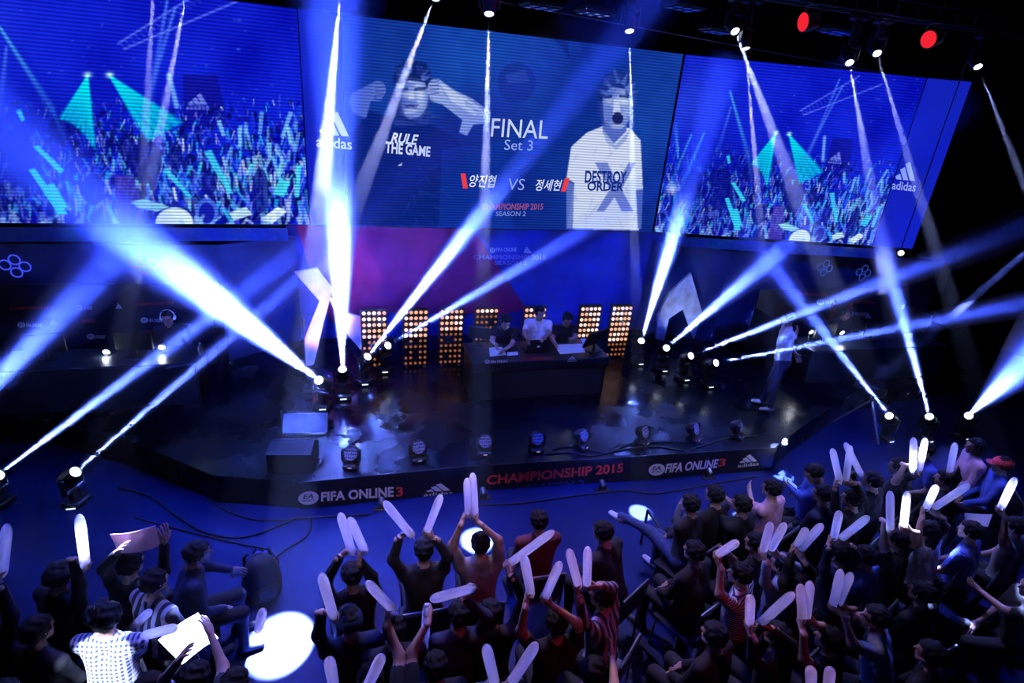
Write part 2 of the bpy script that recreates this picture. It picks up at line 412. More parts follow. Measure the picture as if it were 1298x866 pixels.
def display(name, m, A, B, z0, z1, nx, nz, colour_fn, parent, origin):
    """grid between plan points A and B; colour_fn(points, uv) -> linear rgb per vertex"""
    u, v = np.meshgrid(np.linspace(0, 1, nx), np.linspace(0, 1, nz)); u = u.ravel(); v = v.ravel()
    A = np.array(A); B = np.array(B)
    P = np.stack([A[0] + (B[0] - A[0]) * u, A[1] + (B[1] - A[1]) * u, z0 + (z1 - z0) * v], 1)
    C = colour_fn(P, np.stack([u, v], 1))
    i = (np.arange(nz - 1)[:, None] * nx + np.arange(nx - 1)[None]).ravel()
    F = np.stack([i, i + 1, i + nx + 1, i + nx], 1)
    me = bpy.data.meshes.new(name); me.vertices.add(len(P)); me.vertices.foreach_set('co', (P - np.asarray(origin)).ravel())
    me.loops.add(F.size); me.loops.foreach_set('vertex_index', F.ravel().astype(np.int32)); me.polygons.add(len(F))
    me.polygons.foreach_set('loop_start', np.arange(0, F.size, 4, dtype=np.int32)); me.update(calc_edges=True)
    at = me.attributes.new('picture', 'FLOAT_COLOR', 'POINT'); at.data.foreach_set('color', np.hstack([C, np.ones((len(C), 1))]).astype(np.float32).ravel())
    return link(name, me, m, parent)

ZB, ZT = 2.78, 6.20
# -- the crowd picture (left and right screens show the same feed)
cw = Canvas(-110, -45, 400, 300, (10, 20, 190))
rg = np.random.default_rng(5)
nz1 = noise2(cw.h, cw.w, 60, rg); nz2 = noise2(cw.h, cw.w, 9, rg)
dark = np.clip((cw.yy + 40) / 330, 0, 1)
for c, lo, hi in ((0, 4, 22), (1, 10, 46), (2, 165, 232)):
    cw.a[..., c] = lo + (hi - lo) * np.clip(.55 * nz1 + .35 * dark + .1 * nz2, 0, 1)
for k in range(60):      # small lamps and reflections high up
    cw.blob(rg.uniform(-100, 390), rg.uniform(-20, 140), rg.uniform(.8, 2.5), rg.uniform(.6, 1.2), (90, 130, 255), rg.uniform(.2, .8))
for a, b in (((150, 55), (250, -8)), ((158, 62), (300, 2))):
    cw.line(a, b, 1.6, 1.6, (90, 110, 245), .8, .8)
for k in range(16):
    cw.line((152 + k * 6, 54 - k * 3.8), (158 + k * 6.4, 62 - k * 4.0), .8, .8, (70, 90, 235), .6, .6)
cw.poly([(232, 95), (275, 95), (290, 160), (232, 165)], (14, 18, 150), .9)        # dark panel with the three bars
for k, (x, h) in enumerate(((240, 5), (248, 10), (256, 15))):
    cw.poly([(x, 133), (x + 7, 133), (x + 5 - h * .45, 133 - h), (x - h * .45, 133 - h + 3)], (120, 130, 235), .9)
for x in (238, 243, 248, 253, 258, 263): cw.disc(x, 137, 2.1, 2.0, (110, 120, 230), .8)
for x in (213, 215): cw.line((x, 95), (x + 10, 135), 2.5, 2.5, (110, 170, 250), .8, .8)
# crowd
els = []
for k in range(2600):
    y = 128 + 160 * rg.random() ** .8; els.append((y, rg.uniform(-108, 392), rg.random()))
for y, x, r in sorted(els):
    sc = .35 + (y - 125) / 150
    if r < .36: cw.disc(x, y, 6 * sc * rg.uniform(.5, 1.2), 7.5 * sc * rg.uniform(.5, 1.2), (rg.integers(4, 16), rg.integers(6, 24), rg.integers(80, 165)), .85)
    elif r < .46: cw.poly([(x, y), (x + rg.normal(6, 4) * sc, y + rg.normal(0, 5) * sc), (x + rg.normal(5, 5) * sc, y + 9 * sc), (x - 3 * sc, y + 6 * sc)], (rg.integers(30, 120), rg.integers(50, 170), rg.integers(190, 250)), .6)
    else:
        bright = rg.random() ** 1.4; col = (40 + 190 * bright, 80 + 165 * bright, 250) if rg.random() < .7 else (20 + 80 * bright, 170 + 60 * bright, 240)
        cw.stick(x, y, rg.normal(-.1, .34), rg.uniform(7, 22) * sc, rg.uniform(.7, 1.5) * sc, col, rg.uniform(.25, .95))
for k in range(34):
    x = rg.uniform(270, 392); cw.stick(x, rg.uniform(165, 260), rg.normal(-.03, .28), rg.uniform(14, 36), rg.uniform(1.2, 2.6), (130, 210, 252), rg.uniform(.5, .9))
for (x, y, rw, rh) in ((185, 205, 20, 28), (30, 215, 22, 22), (330, 245, 11, 32), (222, 200, 10, 14), (-40, 200, 22, 30), (16, 180, 24, 16), (75, 165, 13, 18), (265, 232, 10, 15), (118, 240, 14, 20), (160, 185, 12, 14)):
    cw.disc(x, y, rw, rh, (8, 14, 118), .72)
    for q in range(5): cw.line((x + rg.normal(0, rw * .5), y - rh * .6), (x + rg.normal(0, rw * .6), y + rh * .7), .8, 1.2, (50, 70, 215), .5, .2)
for p in (((36, 215), (44, 213), (86, 272), (74, 272)), ((60, 234), (68, 232), (86, 262), (78, 268)), ((42, 186), (48, 184), (82, 216), (76, 220)), ((258, 192), (268, 190), (296, 246), (288, 244)), ((206, 216), (212, 213), (244, 250), (240, 252)), ((346, 246), (354, 226), (368, 230), (360, 250)), ((376, 210), (382, 209), (379, 250), (374, 250))):
    cw.poly(p, (70, 225, 245), .85)
cw.poly([(145, 222), (170, 222), (182, 285), (148, 285)], (80, 60, 190), .75)
cw.disc(220, 280, 27, 21, (20, 40, 150), 1); cw.disc(221, 283, 24, 20, (225, 245, 255), 1); cw.disc(262, 270, 15, 19, (70, 110, 230), .9); cw.disc(262, 270, 10, 13, (20, 30, 170), 1)
cw.poly([(165, 256), (182, 252), (215, 262), (200, 268), (176, 264)], (160, 235, 245), .9)
cw.poly([(330, 278), (352, 262), (364, 268), (345, 284)], (220, 240, 255), .95); cw.poly([(290, 270), (312, 262), (320, 272), (296, 280)], (190, 230, 255), .9)
for k in range(40): cw.stick(rg.uniform(-105, 390), 285, rg.normal(.1, .7), rg.uniform(6, 18), rg.uniform(1, 3), (150, 200, 255), .6)
cw.blob(20, 215, 95, 75, (6, 14, 130), .42); cw.blob(60, 150, 60, 30, (6, 14, 140), .4)
for p in (((36, 215), (44, 213), (86, 272), (74, 272)), ((60, 234), (68, 232), (86, 262), (78, 268)), ((42, 186), (48, 184), (82, 216), (76, 220)), ((20, 140), (26, 138), (32, 152), (27, 154))):
    cw.poly(p, (50, 215, 240), .9)
# cyan lamps with their fans, pale beams
for k in range(16):
    t = k / 15; ex, ey = (76 + 44 * t, 150 + 38 * t ** 2)
    cw.line((111, 96), (ex, ey), .9, 2.4, (0, 222, 236), .8, .25 + .5 * abs(math.sin(k * 1.7)))
for k in range(16):
    t = k / 15; ex, ey = (186 + 44 * t, 178 - 24 * t)
    cw.line((139, 96), (ex, ey), .9, 2.6, (0, 212, 236), .8, .2 + .5 * abs(math.sin(k * 2.3)))
for x in (111, 139): cw.blob(x, 95, 5, 3.5, (190, 255, 255), 1)
for x, y, e, g in ((0, 35, 66, 138), (8, 60, 0, 140), (222, 10, 180, 150), (212, 0, 188, 140), (-60, 110, -84, 200), (-35, 105, -60, 200), (-78, 150, -95, 96)):
    cw.line((x, y), (e, g), 2.0, 4.5, (80, 130, 250) if x > 0 else (90, 215, 245), .75, .2)
cw.blob(-78, 205, 12, 10, (210, 225, 255), .9); cw.blob(-60, 60, 60, 70, (70, 110, 250), .45)
cw.line((66, 138), (88, 190), 2.5, 4, (60, 130, 240), .5, .1)
# -- the final picture
mn = Canvas(425, 0, 880, 305, (22, 62, 172))
n1 = noise2(mn.h, mn.w, 80, rg); n2 = noise2(mn.h, mn.w, 14, rg)
for c, lo, hi in ((0, 10, 24), (1, 34, 78), (2, 128, 186)):
    mn.a[..., c] = lo + (hi - lo) * np.clip(.6 * n1 + .18 * n2 + .3 * (1 - (mn.yy / 300)), 0, 1)
mn.poly([(700, 48), (720, 50), (722, 76), (712, 60)], (10, 40, 130), .8); mn.poly([(735, 55), (748, 57), (750, 86), (742, 70)], (12, 46, 140), .6)
mn.disc(655, 105, 24, 26, (12, 44, 140), .6); mn.poly([(640, 95), (665, 88), (672, 104), (644, 106)], (60, 90, 190), .5)
def strands(cx, cy, rx_, ry_, n, col, spread=1.0):
    for q in range(n):
        a_ = math.pi * (1.02 + .96 * rg.random()); x_, y_ = cx + rx_ * math.cos(a_), cy + ry_ * math.sin(a_)
        mn.line((cx + rx_ * .6 * math.cos(a_), cy + ry_ * .6 * math.sin(a_)), (x_ + rg.normal(0, 2.5), y_ + rg.normal(0, 2.5)), 2.2, .8, col, .9, .6)
SK, SKD, SKL = (150, 170, 232), (40, 66, 160), (205, 222, 250)
# the man on the left, fists at the sides of his head, dark shirt
mn.poly([(468, 140), (500, 150), (540, 155), (580, 175), (592, 205), (600, 290), (440, 290), (436, 220), (446, 170)], (10, 36, 128), .95)
mn.poly([(492, 118), (545, 118), (543, 158), (500, 160)], (36, 62, 160), .95)
mn.poly([(446, 118), (478, 102), (486, 112), (484, 128), (470, 128), (464, 150), (448, 144), (443, 130)], (90, 116, 212), .95)    # bent right arm
mn.poly([(478, 103), (487, 106), (486, 128), (474, 126)], (40, 66, 170), .8)
mn.poly([(543, 104), (556, 100), (572, 112), (600, 126), (622, 142), (620, 156), (600, 158), (592, 172), (582, 168), (586, 152), (560, 132), (545, 128)], (150, 172, 235), .95)  # bent left arm
mn.poly([(560, 108), (598, 128), (618, 146), (600, 146), (572, 128)], (200, 215, 248), .8)
mn.poly([(502, 100), (540, 98), (544, 118), (541, 136), (532, 148), (520, 151), (509, 145), (502, 130)], (98, 124, 212), 1); mn.blob(531, 112, 9, 10, (176, 196, 242), .7); mn.blob(534, 132, 7, 9, (170, 190, 240), .6)                              # face
mn.poly([(498, 118), (510, 138), (515, 148), (500, 140)], (40, 60, 150), .8)
mn.poly([(498, 100), (503, 84), (522, 76), (540, 80), (546, 96), (543, 116), (538, 104), (520, 102), (506, 106)], (14, 34, 110), 1)   # hair
strands(522, 104, 24, 27, 60, (16, 38, 118)); strands(524, 104, 22, 25, 14, (70, 100, 200))
mn.poly([(503, 112), (517, 111), (517, 115), (503, 116)], (20, 36, 110), .9); mn.poly([(525, 111), (540, 110), (540, 114), (525, 115)], (20, 36, 110), .9)
mn.poly([(519, 116), (524, 116), (526, 126), (517, 126)], (190, 208, 245), .9); mn.poly([(512, 133), (531, 132), (528, 137), (515, 137)], (50, 60, 150), .95)
mn.blob(515, 120, 7, 4, SKL, .8); mn.blob(533, 121, 6, 5, SKL, .9); mn.blob(520, 141, 8, 3, SKL, .6)
mn.disc(551, 112, 9, 12, (150, 170, 232), .9)
for k in range(4): mn.line((545, 104 + 5 * k), (556, 103 + 5 * k), .9, .9, (50, 70, 160), .8, .8)
mn.disc(481, 114, 8, 11, (96, 122, 214), .9)
for k in range(4): mn.line((476, 106 + 5 * k), (487, 105 + 5 * k), .9, .9, (40, 60, 150), .8, .8)
for q in range(40):
    yy = rg.uniform(98, 148); xx = 522 + rg.normal(4, 9); mn.line((xx - rg.uniform(2, 7), yy), (xx + rg.uniform(2, 7), yy), .8, .8, SKL if xx > 518 else SKD, rg.uniform(.2, .6), .1)
mn.blob(505, 128, 6, 18, (30, 50, 140), .7); mn.line((498, 146), (528, 156), 3, 2, (22, 40, 120), .8, .5); mn.line((538, 150), (546, 128), 2, 3, (22, 40, 120), .6, .4)
for q in range(30):
    t_ = rg.random(); xx, yy = 556 + 60 * t_, 108 + 38 * t_ + rg.normal(0, 5); mn.line((xx, yy), (xx + 10, yy + 4), .8, .8, SKL if rg.random() < .5 else (80, 104, 200), .5, .1)
for q in range(24):
    xx = rg.uniform(500, 544); mn.line((xx, 80 + abs(xx - 522) * .4), (xx + rg.normal(0, 3), 96), .8, .6, (40, 66, 160), .5, .2)
mn.poly([(504, 210), (510, 206), (509, 210)], (220, 225, 250), 1)
for k in range(26):      # folds and light specks in the shirt
    x, y = rg.uniform(500, 570), rg.uniform(210, 288); mn.line((x, y), (x + rg.normal(0, 12), y + rg.uniform(4, 16)), .9, 1.4, (40, 80, 180), rg.uniform(.15, .5), .1)
mn.poly([(560, 190), (640, 178), (650, 290), (556, 290)], (16, 56, 168), .55)
# the man on the right, mouth open, white shirt
mn.poly([(744, 168), (764, 160), (798, 162), (812, 178), (815, 240), (806, 242), (810, 292), (718, 290), (728, 232), (718, 226), (724, 186)], (206, 218, 248), 1)
mn.poly([(762, 130), (796, 132), (794, 166), (778, 182), (764, 168)], (84, 108, 200), 1)
mn.poly([(762, 112), (782, 104), (799, 112), (802, 132), (798, 152), (788, 165), (776, 164), (766, 152), (761, 134)], (100, 126, 212), 1); mn.blob(792, 124, 8, 10, (180, 200, 244), .7); mn.blob(793, 142, 6, 9, (170, 190, 240), .6)
mn.poly([(758, 128), (760, 106), (768, 94), (784, 88), (798, 96), (803, 112), (801, 128), (796, 114), (778, 110), (766, 116), (763, 134)], (20, 44, 130), 1)
mn.poly([(758, 128), (764, 128), (766, 160), (760, 150)], (34, 58, 150), .9)
strands(781, 122, 25, 33, 60, (24, 52, 140)); strands(784, 122, 23, 31, 16, (84, 116, 210))
mn.blob(790, 128, 9, 5, SKL, .9); mn.blob(772, 128, 6, 4, SKL, .8); mn.poly([(778, 126), (784, 126), (787, 142), (777, 142)], (200, 214, 248), .9)
mn.poly([(766, 122), (776, 120), (776, 124), (766, 125)], (24, 40, 120), .9); mn.poly([(785, 120), (797, 121), (797, 125), (785, 124)], (24, 40, 120), .9)
mn.disc(783, 150, 7, 8, (24, 32, 96), 1); mn.poly([(777, 144), (789, 144), (788, 147), (778, 147)], (225, 232, 252), .9); mn.disc(783, 160, 9, 3, (170, 188, 236), .7)
mn.poly([(764, 164), (780, 184), (798, 165), (794, 178), (781, 190), (768, 180)], (150, 170, 226), .9)
mn.poly([(754, 206), (770, 206), (782, 232), (797, 206), (806, 206), (788, 240), (803, 268), (788, 268), (779, 250), (766, 268), (756, 268), (773, 240)], (96, 116, 206), .85)   # crossing bars on the shirt
for q in range(40):
    yy = rg.uniform(110, 160); xx = 782 + rg.normal(2, 8); mn.line((xx - rg.uniform(2, 6), yy), (xx + rg.uniform(2, 6), yy), .8, .8, SKL if xx > 776 else SKD, rg.uniform(.2, .55), .1)
for q in range(24):
    xx = rg.uniform(760, 802); mn.line((xx, 92 + abs(xx - 782) * .5), (xx + rg.normal(0, 3), 112), .8, .6, (50, 76, 170), .5, .2)
mn.disc(783, 150, 6.5, 7.5, (24, 32, 96), .95)
for k in range(20):
    x, y = rg.uniform(724, 808), rg.uniform(176, 288); mn.line((x, y), (x + rg.normal(0, 6), y + rg.uniform(6, 18)), .9, 1.6, (140, 160, 224), .4, .1)
mn.poly([(718, 228), (728, 234), (726, 290), (718, 290)], (96, 120, 206), .9); mn.poly([(806, 240), (815, 240), (813, 290), (808, 290)], (96, 120, 206), .8)
for k, y in enumerate(range(0, 300, 7)):    # coarse rows seen in the LED picture
    mn.a[(mn.yy.astype(int) % 7 == 0)] *= 1.0

M_ledA = emis('led_picture_crowd', 0.5, 1.35, 2 * math.pi / 0.052)
M_ledB = emis('led_picture_final', 0.45, 1.15, 2 * math.pi / 0.050)
M_house = mat('led_cabinet_black', (0.010, 0.010, 0.012), 0.5)
def screen(label, A, B, nx, nz, m, fn):
    A = np.array(A, float); B = np.array(B, float); d = _n([B[0] - A[0], B[1] - A[1], 0]); back = np.array([-d[1], d[0], 0])
    og = np.array([*((A + B) / 2), ZB])
    t = thing('led_screen', label, 'screen', tuple(og), 'LED screens above the stage')
    a3 = np.array([*A, ZB - .03]) + back * .02 - d * .0; b3 = np.array([*B, ZB - .03]) + back * .02
    h = np.array([0, 0, ZT - ZB + .06])
    MB().prism([a3, b3, b3 + h, a3 + h], back * .16).build('cabinet', M_house, t, origin=og)
    t = display('display', m, A, B, ZB, ZT, nx, nz, fn, t, og)
    p0 = np.array([*A, ZB]) - back * .006
    return t, og, (lambda px, py: onp(px, py, p0, back)), -back
SL_A, SL_B = (-6.35, 10.55), (-0.58, 11.0)
SM_A, SM_B = (0.10, 11.0), (6.37, 11.0)
SR_A, SR_B = (6.42, 11.0), (11.35, 10.05)
screen('left giant LED screen showing a blue crowd with cheering sticks', SL_A, SL_B, 420, 250, M_ledA, lambda P, uv: cw.sample(proj(P)) * SCREEN_GAIN)
tM, ogM, fM, nM = screen('central giant LED screen announcing the final between two players', SM_A, SM_B, 460, 250, M_ledB, lambda P, uv: mn.sample(proj(P)) * SCREEN_GAIN)
def right_pic(P, uv):
    x = -100 + uv[:, 0] * 488; top = -12; return cw.sample(np.stack([x, 285 - uv[:, 1] * 300], 1)) * SCREEN_GAIN
screen('right giant LED screen repeating the blue crowd picture', SR_A, SR_B, 360, 220, M_ledA, right_pic)
# slim columns with the three bars
cc = Canvas(0, 0, 60, 300, (30, 45, 205)); cc.a[..., 2] = 190 + 25 * noise2(300, 60, 40, rg); cc.a[..., 0] = 20; cc.a[..., 1] = 36
M_ledC = emis('led_picture_column', 0.1, 0.9, 2 * math.pi / 0.055)
L_white = glow('led_white', lin(214, 224, 255), 1.0)
L_pale = glow('led_pale', lin(150, 170, 250), 1.0)
L_grey = glow('led_grey_blue', lin(120, 140, 220), 0.9)
L_red = glow('led_red', lin(235, 60, 70), 1.0)
L_redd = glow('led_dim_red', lin(170, 90, 150), 0.7)
L_ink = glow('led_ink', lin(14, 40, 130), 1.0)
def column_fn(P, uv): return cc.sample(np.stack([uv[:, 0] * 59, 299 - uv[:, 1] * 299], 1)) * SCREEN_GAIN
tC, ogC, fC, _ = screen('slim LED column with three-bar logo left of central screen', (-0.56, 10.99), (0.08, 10.99), 24, 80, M_ledC, column_fn)
three_bars(q4(fC, (401, 186), (446, 190), (446, 143), (401, 140)), L_white, tC, ogC)
tC, ogC, fC, _ = screen('slim LED column with three-bar logo at the far right end', (11.37, 10.04), (12.25, 9.80), 24, 80, M_ledC, column_fn)
three_bars(q4(fC, (1130, 240), (1160, 243), (1166, 206), (1136, 203)), L_pale, tC, ogC)
for x in range(1):
    lettering('RULE', q4(fM, (495, 181), (527, 184), (531, 171), (499, 168)), L_white, tM, ogM, bold=.03)
    lettering('THE GAME', q4(fM, (488, 194), (545, 199), (546, 186), (489, 179)), L_white, tM, ogM, bold=.03)
    lettering('DESTROY', q4(fM, (741, 232), (794, 233), (795, 217), (742, 216)), L_ink, tM, ogM, bold=.03)
    lettering('ORDER', q4(fM, (744, 242), (790, 243), (791, 231), (745, 230)), L_ink, tM, ogM, bold=.03)
    lettering('FINAL', q4(fM, (622, 173), (694, 176), (696, 153), (624, 150)), L_white, tM, ogM, bold=.0)
    lettering('Set 3', q4(fM, (639, 190), (675, 191), (676, 178), (640, 177)), L_pale, tM, ogM)
    lettering('양진협', q4(fM, (594, 237), (627, 238), (629, 222), (596, 221)), L_white, tM, ogM, bold=.01, slant=.06)
    lettering('VS', q4(fM, (643, 241), (664, 241), (666, 227), (645, 226)), L_pale, tM, ogM, bold=-.005)
    lettering('정세현', q4(fM, (678, 242), (710, 242), (712, 228), (680, 227)), L_white, tM, ogM, bold=.01, slant=.06)
    flat([(0, 0), (1, 0), (1, 1), (0, 1)], q4(fM, (587, 239), (593, 239), (590, 220), (584, 220)), L_red, tM, ogM, 'name_bar')
    flat([(0, 0), (1, 0), (1, 1), (0, 1)], q4(fM, (711, 243), (717, 243), (722, 226), (716, 226)), L_red, tM, ogM, 'name_bar')
    lettering('CHAMPIONSHIP 2015', q4(fM, (610, 266), (688, 266), (689, 258), (611, 258)), L_redd, tM, ogM, bold=.02)
    lettering('SEASON 2', q4(fM, (628, 274), (666, 274), (667, 268), (629, 268)), L_grey, tM, ogM, bold=.01)
# ================================================================ LAMPS AND THEIR BEAMS
def haze_mat(name, dens, absd, layer=None):
    m = bpy.data.materials.new(name); m.use_nodes = True; nt = m.node_tree; nt.nodes.clear()
    out = nt.nodes.new('ShaderNodeOutputMaterial'); vs = nt.nodes.new('ShaderNodeVolumeScatter')
    vs.inputs['Color'].default_value = (0.9, 0.93, 1, 1); vs.inputs['Density'].default_value = dens; vs.inputs['Anisotropy'].default_value = 0.0
    ab = nt.nodes.new('ShaderNodeVolumeAbsorption'); ab.inputs['Color'].default_value = (0.55, 0.66, 0.9, 1); ab.inputs['Density'].default_value = absd
    ad = nt.nodes.new('ShaderNodeAddShader'); nt.links.new(vs.outputs[0], ad.inputs[0]); nt.links.new(ab.outputs[0], ad.inputs[1])
    nt.links.new(ad.outputs[0], out.inputs['Volume']); m.cycles.homogeneous_volume = True
    if layer:                      # fog lies low on the stage; upper density added to brighten hanging beams
        m.cycles.homogeneous_volume = False
        ge = nt.nodes.new('ShaderNodeNewGeometry'); sx = nt.nodes.new('ShaderNodeSeparateXYZ'); mr = nt.nodes.new('ShaderNodeMapRange'); mr.interpolation_type = 'SMOOTHSTEP'
        mr.inputs[1].default_value = layer[0]; mr.inputs[2].default_value = layer[1]; mr.inputs[3].default_value = dens * layer[2]; mr.inputs[4].default_value = dens * layer[3]
        nt.links.new(ge.outputs['Position'], sx.inputs[0]); nt.links.new(sx.outputs[2], mr.inputs[0]); nt.links.new(mr.outputs[0], vs.inputs['Density'])
    return m
M_haze = haze_mat('stage_haze', HAZE, HAZE_ABS, (2.8, 4.3, 1.0, .05)); M_hazet = haze_mat('thin_hall_haze', HAZE_TOP, 0.12, (2.6, 5.6, .15, 4.0))
L_lens = glow('lamp_lens_white', (0.75, 0.83, 1.0), 14.0)
L_lensb = glow('lamp_lens_soft', (0.75, 0.83, 1.0), 5.0)
def spot(parent, loc, d, watts, col, deg, rad=0.03, blend=0.9):
    l = bpy.data.lights.new('spot', 'SPOT'); l.energy = watts; l.color = col; l.spot_size = math.radians(deg); l.spot_blend = blend; l.shadow_soft_size = rad
    o = bpy.data.objects.new('spot', l); COL.objects.link(o); o.parent = parent; o.location = loc
    o.rotation_euler = Vector(d).to_track_quat('-Z', 'Y').to_euler()
    return o
def beam(label, p, d, L, deg, r0, m):
    """the haze that the lamp lights up: a cone of real scattering air"""
    d = _n(d); ta = math.tan(math.radians(deg / 2)) * 1.03
    o = MB().lathe(d * 0.05, d, [(0, r0 + .05 * ta), (L, r0 + L * ta)], 24).build('beam_haze', m, loc=tuple(p))
    return tag(o, label, 'haze', 'beams in the haze', 'stuff')
L_status = glow('status_white', (.7, .8, 1.0), 1.6)
def moving_head(label, src, tgt, L, deg, watts, col=BEAM_COL, hang=False, base_z=ZS, group='moving head lamps on the stage floor', with_beam=True, size=1.0, hz=None):
    """base, yoke, two arms, barrel head with lens; src is the middle of the lens, the lamp points at tgt"""
    src = np.asarray(src, float); tgt = np.asarray(tgt, float); d = _n(tgt - src); s = size
    piv = src - d * 0.13 * s
    az = math.atan2(d[1], d[0])
    side = np.array([-math.sin(az), math.cos(az), 0])
    root = thing('moving_head_lamp', label, 'stage light', tuple(piv if hang else (piv[0], piv[1], base_z)), group)
    og = np.array(root.location)
    R = rz(az)
    sg = 1 if hang else -1
    foot = (max(6.76, piv[2] + .3) if hang != 'far' else ZC) - piv[2] if hang else piv[2] - base_z
    zb = piv[2] + sg * foot
    MB().bbox((piv[0], piv[1], zb - sg * 0.045 * s), (0.24 * s, 0.26 * s, 0.09 * s), .02, R).build('base', M_black, root, origin=og)
    top = piv[2] + sg * 0.0
    h0 = zb - sg * 0.09 * s
    cr = piv[2] + sg * 0.17 * s                       # crossbar of the yoke
    MB().bbox((piv[0], piv[1], (cr + h0) / 2), (0.10 * s, 0.12 * s, max(.03, abs(cr - h0))), .01, R).build('column', M_black, root, origin=og)
    MB().bbox((piv[0], piv[1], cr), (0.09 * s, 0.30 * s, 0.05 * s), .012, R).build('yoke', M_black, root, origin=og)
    for k in (-1, 1):
        MB().bbox(np.array([piv[0], piv[1], (cr + piv[2]) / 2]) + side * k * .135 * s, (0.08 * s, 0.035 * s, abs(cr - piv[2]) + .08 * s), .012, R).build('arm', M_black, root, origin=og)
    hd = MB().lathe(piv - d * .15 * s, d, [(0, .05 * s), (.02 * s, .085 * s), (.12 * s, .105 * s), (.20 * s, .09 * s), (.275 * s, .082 * s), (.28 * s, .07 * s), (.268 * s, .062 * s)], 18, cap=True).build('head', M_black, root, origin=og, smooth=False)
    MB().lathe(src - d * .008, d, [(0, .060 * s), (.006, .058 * s), (.014, .035 * s)], 18).build('lens', L_lens if watts > 500 else L_lensb, hd, origin=og)
    if hang: spot(root, tuple(src + d * .03 - og), d, watts, col, deg, .012, .5)
    else:                          # hot core and soft skirt of the reflector
        spot(root, tuple(src + d * .03 - og), d, watts * .9, col, deg * .72, .012, 1.0)
        spot(root, tuple(src + d * .03 - og), d, watts * .10, col, deg, .02, 1.0)
        flat([(0, 0), (1, 0), (1, 1), (0, 1)], [np.array([piv[0] + a * .05, piv[1] - .17 * s, base_z + b]) - og for a, b in ((-1, .04), (1, .04), (1, .06), (-1, .06))], L_status, root, name='status_display')
    if with_beam:
        beam(hz or ('hazy beam of the ' + label), src, d, L, deg, .014 if hang else .022, M_hazet if hang else M_haze)
    return root
def at_d(px, py, dist):
    r = ray(px, py); return EYE + r / np.linalg.norm(r) * dist
# -- stage floor lamps: (source px, plane y, px the beam passes, distance from the eye of that point, length, cone, power factor, words)
FL = [
 ((404, 482), 8.37, (150, 285), 5.6, 7.5, 8.4, 5.0, 'wide white beam up and left towards the hall'),
 ((434, 468), 8.70, (424, 60), 6.6, 7.0, 9.6, 6.0, 'broad white beam straight up'),
 ((466, 452), 9.17, (800, 30), 7.2, 7.5, 6.2, 2.2, 'white beam up and right across the central screen'),
 ((492, 438), 9.58, (735, 295), 7.4, 6.6, 4.2, 0.6, 'thinner pale beam up and right, second from the left panels'),
 ((813, 432), 9.40, (905, 130), 7.6, 6.0, 6.2, 2.6, 'white beam steeply up beside the right panels'),
 ((845, 441), 9.02, (1010, 300), 7.6, 7.0, 5.2, 0.8, 'white beam up and right under the right screen'),
 ((876, 451), 8.60, (1298, 288), 8.2, 7.5, 4.0, 0.75, 'long pale beam rising slightly to the right'),
 ((908, 460), 8.27, (1298, 385), 9.0, 7.5, 3.6, 0.5, 'long faint beam nearly level to the right'),
]
for (p, y, q, dist, L, deg, k, words) in FL:
    s_ = ony(*p, y)
    moving_head('stage floor lamp throwing a ' + words, s_, at_d(*q, dist), L, deg, BEAM_W * k, hz='hazy ' + words)
GL = [
 ((1127, 527), 6.72, (985, 345), 8.2, 7.5, 3.6, .65, 'narrow beam up and left past the tripod'),
 ((1178, 528), 6.60, (1105, 260), 8.4, 7.5, 4.2, .9, 'bright beam steeply up towards the right screen'),
 ((1228, 527), 6.52, (1298, 462), 9.4, 6.0, 6.5, 1.1, 'thick white beam up to the right edge'),
 ((96, 598), 7.08, (290, 430), 7.0, 8.0, 3.6, .34, 'thin blue beam up and right beside the left booth'),
 ((-2, 602), 7.2, (235, 425), 7.0, 8.0, 4.0, .5, 'blue beam up and right at the left edge'),
 ((-120, 605), 7.3, (75, 400), 6.4, 7.5, 4.8, .7, 'wide blue beam entering from beyond the left edge'),
]
for (p, y, q, dist, L, deg, k, words) in GL:
    s_ = ony(*p, y)
    moving_head('audience floor lamp throwing a ' + words, s_, at_d(*q, dist), L, deg, BEAM_W * k, base_z=0.0, hz='hazy ' + words, group='moving head lamps on the audience floor')
# -- hanging lamps on the front pipe, beams down to the crowd
ZP = 6.62
TL = [
 ((431, -6), 8.15, (355, 815), 0.0, 5.6, 4.5, 'over the bright floor pool at the left block', 1.0),
 ((551, -4), 8.15, (242, 808), 0.95, 4.2, 1.0, 'towards the white paper sheet in the left block', 1.0),
 ((620, 18), 8.15, (605, 685), 0.0, 4.0, 1.8, 'straight down behind the two upright sticks', .9),
 ((798, 40), 8.15, (812, 650), 0.0, 3.0, 1.8, 'down to the pool beside the aisle', .9),
 ((932, 40), 8.15, (1158, 655), (5.40, 3.35, 1.75), 4.6, .8, 'down right, upper of the close pair', .9),
 ((945, 62), 8.15, (992, 603), 0.0, 3.0, 1.4, 'down right, lower of the close pair', .9),
 ((1077, 80), 8.15, (1162, 582), (6.40, 4.16, 1.72), 4.0, .8, 'over the right block with bright sticks', .9),
 ((1112, 68), 8.15, (1272, 632), (6.60, 3.30, 1.80), 2.8, .8, 'towards the far right of the crowd', .9),
 ((1240, 85), 8.15, (1480, 700), 1.0, 2.8, .4, 'out past the right edge, dimmest', .9),
 ((236, -8), 8.15, (104, 690), (-1.99, 4.14, 1.83), 2.8, .8, 'over the upright bright stick at the left', 1.0),
 ((196, -40), 8.15, (150, 770), 1.2, 2.6, .5, 'down the left block beside the upright stick', 1.0),
]
